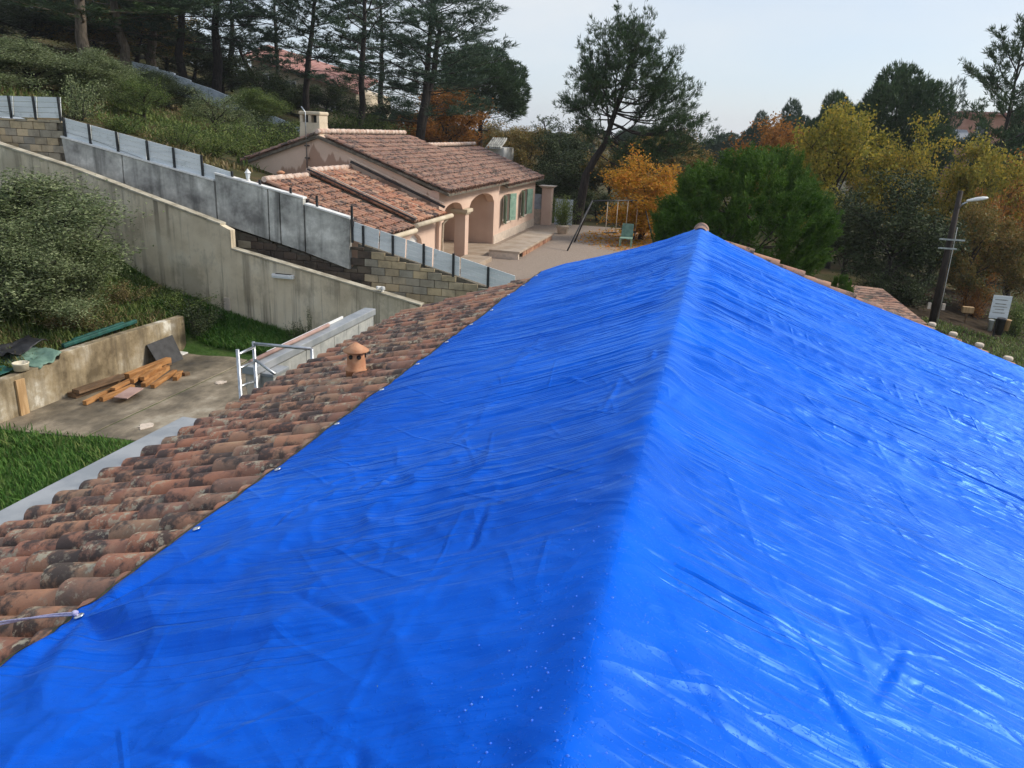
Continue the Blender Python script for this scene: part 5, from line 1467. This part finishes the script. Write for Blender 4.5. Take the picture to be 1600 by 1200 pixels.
kind('olive_big', gen_oak(15, 4.6, 2.7, 16, 11, .095, 300, aspect=.34, spread=.24, bare=.08, r0=.16, twist=.16))
kind('olive_small', gen_oak(16, 3.4, 1.6, 9, 8, .085, 95, aspect=.4, spread=.20, bare=.35, r0=.11, twist=.2))
kind('shrub_a', gen_shrub(17), ('stems', 'foliage'))
kind('shrub_b', gen_shrub(18, 1.3, 1.3, 18, .08, 100), ('stems', 'foliage'))
kind('cypress', gen_shrub(19, 1.6, .28, 12, .06, 150, .4, .07), ('stems', 'foliage'))

PN = {'pine': 'pine_tree', 'oak_': 'oak_tree', 'oliv': 'olive_tree', 'shru': 'shrub', 'cypr': 'cypress_seedling'}
def plant(kd, px, Y, top, wpx, leaf, label, cat='tree', group=None, bark='bark', lean=0.0, rot=None, base=None, name=None, wy=None):
    tm, cm, hn, wn, names = KIND[kd]
    x = at_y(px, top + (20 if base is None else 0), Y)[0]
    if base is not None: x = at_y(px, base, Y)[0]
    for _ in range(2):
        gz = ground(x, Y) - .05
        tz = at_y(px, top, Y)[2]
        # keep the crown centre on the asked column
        mid = CAM + np.array([0, 0, 0]); zc = gz + (tz - gz) * .65
        lo, hi = x - 6, x + 6
        for _k in range(30):
            xm = (lo + hi) / 2; dv = np.array([xm, Y, zc]) - CAM
            if 800 + FOC * (dv @ _r) / (dv @ _w) < px: lo = xm
            else: hi = xm
        x = (lo + hi) / 2
    dist = (np.array([x, Y, 5.0]) - CAM) @ _w
    h = max(.3, tz - gz); w = wpx * dist / FOC
    root = thing(name or PN[kd[:4]], label, cat, (x, Y, gz), group)
    rr = random.Random(int(px * 7 + Y * 13 + top))
    root.rotation_euler = (0, R(lean), rr.uniform(0, 6.28) if rot is None else rot)
    if lean: root.rotation_euler = (0, R(lean), 0)
    root.scale = (w / wn, (wy or w) / wn, h / hn)
    for nm, me, mt in ((names[0], tm, bark), (names[1], cm, leaf)):
        o = bpy.data.objects.new(nm, me); link(o, root)
        o.material_slots[0].link = 'OBJECT'; o.material_slots[0].material = M[mt]
        if lean: o.rotation_euler = (0, 0, rr.uniform(0, 6.28))
    return root

# --- pines with bare trunks along the hill crest
plant('pine_a', 108, 40, -190, 330, 'leaf_pine', 'tall pine with thick pale trunk at the top left', bark='bark_grey')
plant('pine_b', 183, 46, -130, 260, 'leaf_pine', 'pine with pale trunk right of the thickest trunk, top left', bark='bark_grey')
plant('pine_small', 232, 50, -60, 170, 'leaf_pine', 'slim pine with thin trunk above the upper boundary wall start', bark='bark_grey')
plant('pine_b', 272, 49, -150, 220, 'leaf_pine_cool', 'dark straight pine rising from the upper boundary wall, leftmost of the dark trunks')
plant('pine_a', 325, 50, -130, 250, 'leaf_pine_cool', 'dark pine with drooping boughs over the upper boundary wall', lean=3)
plant('pine_a', 468, 52, -70, 190, 'leaf_pine_cool', 'dark pine leaning right in front of the red roofed house', lean=5)
plant('pine_b', 556, 50, -80, 190, 'leaf_pine_cool', 'slanting dark pine right of the red roofed house', lean=7)
plant('pine_fork', 650, 47, -45, 205, 'leaf_pine_cool', 'forked pine with two dark stems behind the villa ridge', lean=2)
plant('pine_dense_a', 752, 66, 72, 140, 'leaf_pine', 'dense rounded dark pine right of the forked pine')
plant('oak_c', 716, 56, 138, 120, 'leaf_brown', 'rust brown oak behind the villa roof')
plant('oak_b', 655, 58, 165, 110, 'leaf_oak_green', 'dark evergreen oak behind the foot of the forked pine')
plant('oak_b', 585, 58, 150, 110, 'leaf_oak_green', 'dark evergreen oak between the slanting and the forked pine')
plant('shrub_b', 545, 48, 172, 90, 'leaf_shrub', 'green bush behind the villa chimney', 'shrub')
plant('shrub_a', 600, 49, 182, 90, 'leaf_shrub', 'green bush left of the forked pine foot', 'shrub')
# filler wood on the hill, seen as dark mass between the trunks
for i, (kd, px, Y, top, w, lf, lb) in enumerate((
        ('oak_c', 20, 44, 5, 190, 'leaf_oak_green', 'dark evergreen oak at the far left edge of the wood'),
        ('pine_dense_b', 60, 62, -60, 240, 'leaf_pine', 'black green dense pine filling the top left corner'),
        ('oak_round', 85, 56, -30, 190, 'leaf_oak_green', 'dark oak behind the thickest pale trunk'),
        ('pine_dense_a', 160, 66, -50, 190, 'leaf_pine', 'dense dark pine behind the pale trunks'),
        ('oak_b', 150, 48, 10, 140, 'leaf_mixed', 'olive brown oak between the two pale trunks'),
        ('oak_a', 205, 52, 10, 140, 'leaf_mixed', 'olive brown oak right of the pale trunks'),
        ('oak_round', 225, 62, -20, 140, 'leaf_oak_green', 'dark oak behind the thin trunk'),
        ('oak_b', 255, 56, 30, 120, 'leaf_oak_green', 'evergreen oak behind the leftmost dark trunk'),
        ('oak_round', 345, 54, 75, 80, 'leaf_oak_green', 'round evergreen oak left of the red roofed house'),
        ('oak_b', 300, 58, 60, 110, 'leaf_oak_green', 'evergreen oak beyond the upper boundary wall under drooping boughs'),
        ('pine_small', 360, 58, -30, 120, 'leaf_pine_cool', 'distant pine above the red roof, left end'),
        ('pine_b', 425, 60, -60, 130, 'leaf_pine_cool', 'distant pine above the middle of the red roof'),
        ('oak_b', 505, 57, 118, 90, 'leaf_oak_green', 'dark oak hiding the lower wall of the red roofed house'),
        ('oak_round', 450, 56, 125, 80, 'leaf_oak_green', 'dark oak below the middle of the red roof'),
        ('pine_small', 395, 54, 55, 110, 'leaf_pine_cool', 'low dark pine before the left end of the red roof'),
        ('oak_b', 418, 47, 95, 80, 'leaf_oak_green', 'dark round oak on the upper boundary wall'),
        ('pine_b', 600, 70, -20, 160, 'leaf_pine_cool', 'distant pine between the slanting and forked pines'),
        ('pine_small', 690, 60, 90, 110, 'leaf_pine', 'low pine right of the forked pine'))):
    plant(kd, px, Y, top, w, lf, lb)
# --- olives and bushes on the open slope above the white fence
plant('olive_big', 55, 25.5, 62, 190, 'leaf_olive', 'large silvery olive above the leftmost white fence', bark='bark')
plant('olive_big', 135, 26.5, 78, 120, 'leaf_olive', 'broad silvery olive right of the largest hillside olive')
plant('olive_small', 222, 27, 120, 78, 'leaf_shrub', 'small dark stemmed olive alone on the open slope')
plant('olive_small', 336, 29, 138, 88, 'leaf_olive', 'small olive below the upper boundary wall')
plant('olive_big', 262, 35, 112, 100, 'leaf_oak_green', 'dark spreading olive in front of the upper wall start')
plant('olive_big', 398, 39, 140, 95, 'leaf_shrub', 'leafy olive in front of the middle of the upper wall')
plant('olive_big', 180, 30, 95, 110, 'leaf_shrub', 'green olive between the broad olive and the upper wall')
plant('olive_small', 225, 38, 100, 80, 'leaf_oak_green', 'grey green olive against the start of the upper wall')
for i, (kd, px, Y, top, w, lf, lb) in enumerate((
        ('shrub_a', 118, 22.5, 118, 90, 'leaf_olive', 'grey green bush behind the corner of the leftmost fence'),
        ('shrub_b', 190, 23, 178, 90, 'leaf_shrub', 'yellow green bush behind the second fence panel'),
        ('shrub_a', 275, 23.5, 185, 80, 'leaf_shrub', 'leafy green bush behind the descending fence middle'),
        ('shrub_b', 330, 24, 205, 80, 'leaf_shrub', 'low bush at the descending fence end'),
        ('shrub_a', 372, 27, 185, 90, 'leaf_shrub', 'bright bush above the villa gable left slope'),
        ('shrub_b', 430, 29, 192, 90, 'leaf_shrub', 'round bush touching the villa gable left slope'),
        ('shrub_a', 405, 33, 178, 80, 'leaf_oak_green', 'dark bush below the upper boundary wall'),
        ('shrub_b', 455, 33, 188, 70, 'leaf_oak_green', 'dark bush left of the villa chimney'),
        ('shrub_b', 170, 34, 130, 110, 'leaf_dry', 'brownish bush beyond the broad olive'),
        ('shrub_a', 295, 33, 165, 70, 'leaf_shrub', 'upright bush left of the small olive'))):
    plant(kd, px, Y, top, w, lf, lb, 'shrub')
# --- behind the yard
def lean_pine():
    Yb = 42.0; v = Veg(77); g = v.g
    tp = [(903, 320), (915, 275), (928, 250), (945, 225), (957, 186), (971, 142), (984, 95), (990, 40)]
    T = np.array([at_y(a, b, Yb) for a, b in tp]); T[0, 2] = ground(T[0, 0], Yb) - .1
    v.tube(T, np.array([.26, .22, .19, .16, .13, .09, .06, .02]), 9)
    limbs = [((958, 183), (897, 112)), ((957, 186), (890, 150)), ((952, 202), (905, 192)), ((962, 170), (922, 70)), ((974, 132), (938, 45)), ((984, 96), (962, 36)), ((987, 70), (988, 26)), ((986, 80), (1012, 36)),
             ((980, 108), (1032, 62)), ((972, 138), (1052, 96)), ((966, 158), (1066, 126)), ((960, 176), (1080, 150)), ((955, 192), (1088, 184)), ((948, 215), (1086, 212)), ((946, 222), (1050, 232)), ((976, 124), (1022, 88)), ((968, 150), (1040, 125)), ((978, 118), (940, 90)), ((964, 165), (925, 110)), ((948, 216), (985, 236)),
             ((951, 204), (1010, 222)), ((970, 144), (1005, 70)), ((982, 100), (975, 50)), ((940, 232), (905, 225)), ((935, 240), (1000, 262))]
    for dy in (-2.0, -.7, .6, 2.0):
        for a, b in limbs:
            if abs(dy) > 1.5 and g.random() < .25: continue
            if b[1] > 220 and g.random() < .5: continue
            kk = g.integers(3, 7); p = T[kk] + (T[kk + 1] - T[kk]) * g.random() if g.random() < .45 and b[1] < 170 else at_y(*a, Yb); e = at_y(b[0] + g.normal() * 9, b[1] + g.normal() * 9 + abs(dy) * 5, Yb + dy * g.uniform(.7, 1.2))
            Ln = np.linalg.norm(e - p); t = np.linspace(0, 1, 8)[:, None]
            q = p + (e - p) * t + np.array([0, 0, -.14 * Ln]) * np.sin(t * np.pi) + g.normal(size=(8, 3)) * .05 * np.sin(t * np.pi)
            v.tube(q, np.linspace(.014 + .008 * Ln, .006, 8), 4)
            limb_foliage(v, q, Ln, int(4 + Ln * 2.1), 9, .35, .34, flat=.45)
    root = thing('pine_tree', 'big leaning pine with open lobed crown against the sky', 'tree', T[0])
    for nm, me, mt in (('trunk', v.trunk_mesh('trunk'), 'bark'), ('crown', v.needles('crown', 9, .24, .026), 'leaf_pine')):
        co = np.empty(len(me.vertices) * 3, np.float32); me.vertices.foreach_get('co', co); co = co.reshape(-1, 3) - T[0].astype(np.float32)
        me.vertices.foreach_set('co', co.ravel()); me.update(); me.materials.append(M[mt]); link(bpy.data.objects.new(nm, me), root)
lean_pine()
plant('oak_round', 1008, 37, 240, 130, 'leaf_orange', 'bright orange yellow tree beside the yard')
plant('pine_young', 1158, 26, 232, 262, 'leaf_pine_bright', 'broad bright green young pine right behind the tarpaulin ridge')
plant('pine_young', 1312, 25, 430, 45, 'leaf_pine_bright', 'little bright green pine by the shed roof')
plant('shrub_b', 858, 41.5, 328, 26, 'leaf_lush', 'yellow green bush against the gate pillar', 'shrub')
for i, (kd, px, Y, top, w, lf, lb) in enumerate((
        ('oak_b', 870, 52, 185, 95, 'leaf_oak_green', 'dark oak left of the leaning pine'),
        ('oak_a', 828, 62, 200, 80, 'leaf_mixed', 'hazy brown oak right of the rounded dark pine'),
        ('pine_small', 862, 66, 182, 70, 'leaf_pine', 'small pine poking up left of the leaning pine'),
        ('oak_c', 900, 48, 235, 110, 'leaf_oak_green', 'dark thicket oak at the leaning pine foot'),
        ('oak_b', 950, 50, 215, 110, 'leaf_mixed', 'olive brown oak behind the orange tree, left'),
        ('oak_a', 1040, 54, 205, 130, 'leaf_mixed', 'olive brown oak behind the orange tree, right'),
        ('oak_c', 1090, 46, 235, 120, 'leaf_mixed', 'brownish oak left behind the bright young pine'),
        ('oak_b', 850, 47, 265, 80, 'leaf_oak_green', 'dark oak behind the gate pillar'),
        ('oak_b', 935, 44, 290, 70, 'leaf_oak_green', 'dark bushy oak behind the swing frame'),
        ('oak_a', 800, 72, 205, 90, 'leaf_mixed', 'far brown oak beyond the outhouse'))):
    plant(kd, px, Y, top, w, lf, lb)
# --- the wood at the right
for i, (kd, px, Y, top, w, lf, lb) in enumerate((
        ('pine_small', 1110, 110, 196, 50, 'leaf_pine_cool', 'far small pine on the skyline right of the leaning pine'),
        ('pine_dense_b', 1180, 105, 178, 60, 'leaf_pine_cool', 'far round pine above the brown oaks'),
        ('oak_c', 1195, 52, 190, 130, 'leaf_brown', 'russet oak above the bright young pine'),
        ('oak_b', 1245, 56, 185, 110, 'leaf_brown', 'second russet oak, right of the young pine top'),
        ('pine_dense_b', 1240, 84, 160, 75, 'leaf_pine_cool', 'hazy pine left of the dense skyline pine'),
        ('pine_dense_a', 1298, 72, 146, 85, 'leaf_pine', 'dark pine immediately left of the largest skyline pine'),
        ('pine_dense_a', 1395, 62, 103, 140, 'leaf_pine', 'largest dense dark pine on the right skyline'),
        ('pine_b', 1478, 70, 122, 60, 'leaf_pine_cool', 'thin see-through pine right of the largest skyline pine'),
        ('pine_a', 1580, 54, 28, 150, 'leaf_pine', 'tall open pine cut by the right edge'),
        ('pine_dense_b', 1600, 64, 165, 150, 'leaf_pine', 'dark low pine under the tall right edge pine'),
        ('oak_a', 1320, 40, 165, 150, 'leaf_yellow', 'tall yellow oak in the middle of the right wood'),
        ('oak_b', 1385, 42, 182, 110, 'leaf_yellow', 'yellow oak right of the tallest yellow oak'),
        ('oak_c', 1265, 44, 220, 110, 'leaf_yellow', 'yellow brown oak behind the young pine'),
        ('oak_b', 1480, 46, 215, 120, 'leaf_yellow', 'yellow oak left of the street lamp top'),
        ('oak_a', 1545, 44, 225, 130, 'leaf_yellow', 'yellow green oak right of the street lamp top'),
        ('oak_c', 1610, 46, 240, 130, 'leaf_brown', 'brown oak at the right edge'),
        ('oak_c', 1385, 34, 268, 165, 'leaf_oak_green', 'broad dark evergreen oak behind the shed'),
        ('oak_b', 1330, 36, 300, 110, 'leaf_oak_green', 'dark evergreen oak between young pine and broad dark oak'),
        ('oak_b', 1450, 35.5, 320, 90, 'leaf_oak_green', 'dark evergreen oak directly behind the lamp pole'),
        ('oak_a', 1530, 37, 315, 110, 'leaf_mixed', 'shaded mixed oak behind the notice board, left'),
        ('oak_b', 1590, 38, 320, 120, 'leaf_mixed', 'shaded mixed oak behind the notice board, right'),
        ('oak_sparse', 1545, 40, 280, 110, 'leaf_brown', 'thin orange brown oak over the track'),
        ('oak_c', 1500, 52, 330, 150, 'leaf_oak_green', 'black green thicket oak closing the track'),
        ('oak_c', 1600, 54, 330, 150, 'leaf_oak_green', 'black green thicket oak at the right end of the track'))):
    plant(kd, px, Y, top, w, lf, lb)
for i, (kd, px, Y, top, w, lf, lb) in enumerate((
        ('shrub_b', 1420, 33.5, 425, 110, 'leaf_oak_green', 'dark bush behind the shed roof edge'),
        ('shrub_a', 1380, 33.5, 405, 110, 'leaf_oak_green', 'dark bush behind the shed roof middle'),
        ('shrub_b', 1590, 33.5, 465, 70, 'leaf_shrub', 'green bush at the right edge by the bins'),
        ('shrub_a', 1525, 36, 440, 60, 'leaf_brown', 'rusty bush behind the letter box'))):
    plant(kd, px, Y, top, w, lf, lb, 'shrub')
# far skyline: look-alike trees share a label
rf = random.Random(12)
for i in range(34):
    px = -60 + i * 52 + rf.uniform(-18, 18); Y = rf.uniform(95, 170)
    if px < 430 : Y = rf.uniform(80, 110)
    top = rf.uniform(188, 208) + .022 * (px - 800) if px > 700 else rf.uniform(60, 120) + max(0, px - 350) * .25
    pine = rf.random() < .55
    plant(rf.choice(('pine_dense_a', 'pine_dense_b')) if pine else rf.choice(('oak_a', 'oak_c')), px, Y, top, rf.uniform(60, 100), 'leaf_pine_cool' if pine else 'leaf_mixed',
          'distant dark pine on the hazy skyline' if pine else 'distant brownish oak on the hazy skyline', 'tree', 'distant skyline pines' if pine else 'distant skyline oaks')
# --- our side of the wall
plant('olive_big', 34, 14.6, 278, 330, 'leaf_olive', 'large olive tree at the left edge in front of the beige wall')
plant('olive_big', 55, 14.3, 345, 210, 'leaf_olive', 'lower olive spreading in front of the large left edge olive')
plant('shrub_a', 270, 17.2, 455, 110, 'leaf_shrub', 'dark leafy bush at the end of the grimy wall', 'shrub')
plant('shrub_b', 305, 16.9, 470, 80, 'leaf_oak_green', 'second dark bush at the end of the grimy wall', 'shrub')
plant('cypress', 482, 17.4, 482, 22, 'leaf_oak_green', 'tiny cypress seedling at the foot of the beige wall', 'plant')
plant('shrub_b', 465, 17.3, 505, 40, 'leaf_oak_green', 'sparse little bush beside the cypress seedling', 'shrub')
plant('shrub_a', 92, 17.6, 290, 60, 'leaf_oak_green', 'wispy broom bush above the olive against the beige wall', 'shrub')
plant('shrub_a', 190, 16.4, 440, 90, 'leaf_dry', 'straggly brown green bush behind the grimy wall', 'shrub')
plant('shrub_b', 110, 14.2, 470, 110, 'leaf_dry', 'dry scrub under the large olive', 'shrub')
tm, cm, hn, wn, names = KIND['shrub_b']
for nm, me, mt in (('stems', tm, 'bark'), ('foliage', cm, 'leaf_shrub')):
    o = link(bpy.data.objects.new(nm, me), pot); o.location = (0, 0, .42); o.scale = (.62, .62, .85)
    o.material_slots[0].link = 'OBJECT'; o.material_slots[0].material = M[mt]

# --- grass, weeds and leaf litter
def blades(name, label, n, xr, yr, fn, mat, ln=(.08, .22), w=.012, seed=1, keep=None, lie=.55, cat='grass'):
    g = np.random.default_rng(seed)
    x = g.uniform(*xr, n); y = g.uniform(*yr, n)
    if keep is not None:
        k = keep(x, y, g); x, y = x[k], y[k]
    n = len(x); z = fn(x, y)
    az = g.random(n) * 6.28; l = g.uniform(*ln, n); le = g.random(n) * lie
    d = np.stack([np.cos(az) * le, np.sin(az) * le, np.ones(n)], 1); d = nrm(d)
    sd = np.stack([-np.sin(az), np.cos(az), np.zeros(n)], 1) * w
    b = np.stack([x, y, z - .01], 1); mid = b + d * (l * .55)[:, None]
    tip = b + d * l[:, None] + np.stack([np.cos(az), np.sin(az), -np.ones(n) * .5], 1) * (l * .25)[:, None]
    V = np.stack([b - sd, b + sd, mid + sd * .8, tip, mid - sd * .8], 1).reshape(-1, 3)
    i = np.arange(n)[:, None] * 5
    F = np.concatenate([np.concatenate([i, i + 1, i + 2, i + 4], 1), np.concatenate([i + 4, i + 2, i + 3, i + 3], 1)[:0]])
    T = np.concatenate([i + 4, i + 2, i + 3], 1)
    Fq = F; me = bpy.data.meshes.new(name)
    org = V.mean(0); org[2] = V[:, 2].min()
    V = V - org
    loops = np.concatenate([Fq.ravel(), T.ravel()]).astype(np.int32); nf = len(Fq) + len(T)
    me.vertices.add(len(V)); me.vertices.foreach_set('co', V.astype(np.float32).ravel())
    me.loops.add(len(loops)); me.loops.foreach_set('vertex_index', loops)
    me.polygons.add(nf); me.polygons.foreach_set('loop_start', np.concatenate([np.arange(len(Fq)) * 4, len(Fq) * 4 + np.arange(len(T)) * 3]).astype(np.int32))
    me.polygons.foreach_set('loop_total', np.concatenate([np.full(len(Fq), 4), np.full(len(T), 3)]).astype(np.int32))
    me.update(calc_edges=True)
    a = me.attributes.new('rnd', 'FLOAT', 'POINT'); a.data.foreach_set('value', np.repeat(g.random(n), 5).astype(np.float32))
    me.materials.append(M[mat]); o = link(bpy.data.objects.new(name, me)); o.location = tuple(org)
    return tag(o, label, cat, kind='stuff')
blades('lawn_grass', 'lush green grass between gutter and terrace slab', 42000, (-13.0, -5.2), (2.5, 11.0), hA, 'leaf_lush', (.07, .2), .010, 1,
       keep=lambda x, y, g: (y < 10.75 + .12 * (x + 12.5) + .12 * g.normal(size=len(x))))
blades('lawn_mixed', 'paler longer grass mixed into the lawn', 9000, (-13.0, -5.2), (2.5, 10.6), hA, 'leaf_shrub', (.10, .28), .011, 12, keep=lambda x, y, g: vnoise(x * .7 + 3, y * .7, 8) > .42, lie=.9)
blades('lawn_weeds', 'broad leaved weeds in the lawn near the gutter', 5000, (-11.5, -5.2), (4.0, 8.8), hA, 'leaf_lush', (.12, .26), .038, 2, keep=lambda x, y, g: vnoise(x * .9, y * .9, 4) > .45, lie=1.2, cat='weeds')
blades('wall_foot_grass', 'bright grass along the foot of the beige wall', 26000, (-13.6, -6.0), (16.7, 18.15), hA, 'leaf_lush', (.08, .24), .012, 3, lie=.7)
blades('bank_grass', 'mixed dry and green grass on the bank behind the grimy wall', 40000, (-22, -12.8), (8.5, 18.1), hA, 'leaf_shrub', (.08, .28), .014, 4, lie=.9)
blades('bank_scrub', 'dry brown stalks on the bank behind the grimy wall', 12000, (-19, -12.8), (9.5, 18.1), hA, 'leaf_dry', (.1, .34), .012, 5, keep=lambda x, y, g: vnoise(x * .8, y * .8, 14) > .45, lie=1.2)
blades('hillside_scrub', 'low scrub and grass over the open slope', 60000, (-46, -11.8), (19.6, 48), hB, 'leaf_dry', (.10, .34), .026, 6, keep=lambda x, y, g: (vnoise(x * .5, y * .5, 24) > .34) & ~((x > -18.2) & (y > 24.6) & (y < 39.6)) & ~((x > -14.8) & (y < 25)), lie=1.0)
blades('hillside_herbs', 'green herbs scattered over the open slope', 34000, (-40, -11.8), (19.6, 42), hB, 'leaf_shrub', (.12, .40), .03, 7, keep=lambda x, y, g: (vnoise(x * .4 + 5, y * .4, 34) > .48) & ~((x > -18.2) & (y > 24.6) & (y < 39.6)) & ~((x > -14.8) & (y < 25)), lie=1.0)
blades('verge_grass', 'dark grass beside the track', 34000, (4.5, 22), (19.5, 33), lambda x, y: hB(x, y) + .05, 'leaf_shrub', (.06, .2), .018, 8, keep=lambda x, y, g: vnoise(x * .4, y * .4, 44) > .42, lie=.9)
blades('fallen_leaves', 'orange fallen leaves under the bright orange tree', 9000, (-6.0, 1.0), (32, 42), lambda x, y: hB(x, y) + .06, 'leaf_orange', (.05, .10), .045, 9, keep=lambda x, y, g: np.hypot(x + 2.2, (y - 37) * .8) < 3.0 * np.sqrt(g.random(len(x))) + 1.0, lie=6.0, cat='leaves')

# ------------------------------------------------------------------ damp autumn air
k = NT('haze'); k.t.nodes.clear(); k.out = k.t.nodes.new('ShaderNodeOutputMaterial')
pv_ = k.n('VolumePrincipled', {'Color': (.86, .90, .96, 1), 'Density': .0003, 'Anisotropy': .2})
k.t.links.new(pv_.outputs[0], k.out.inputs['Volume'])
hz = MB(); hz.box(-1000, 1000, -150, 1300, -60, 30)
tag(hz.build('haze', k.m, None, 0, (0, 0, -60)), kind='stuff')
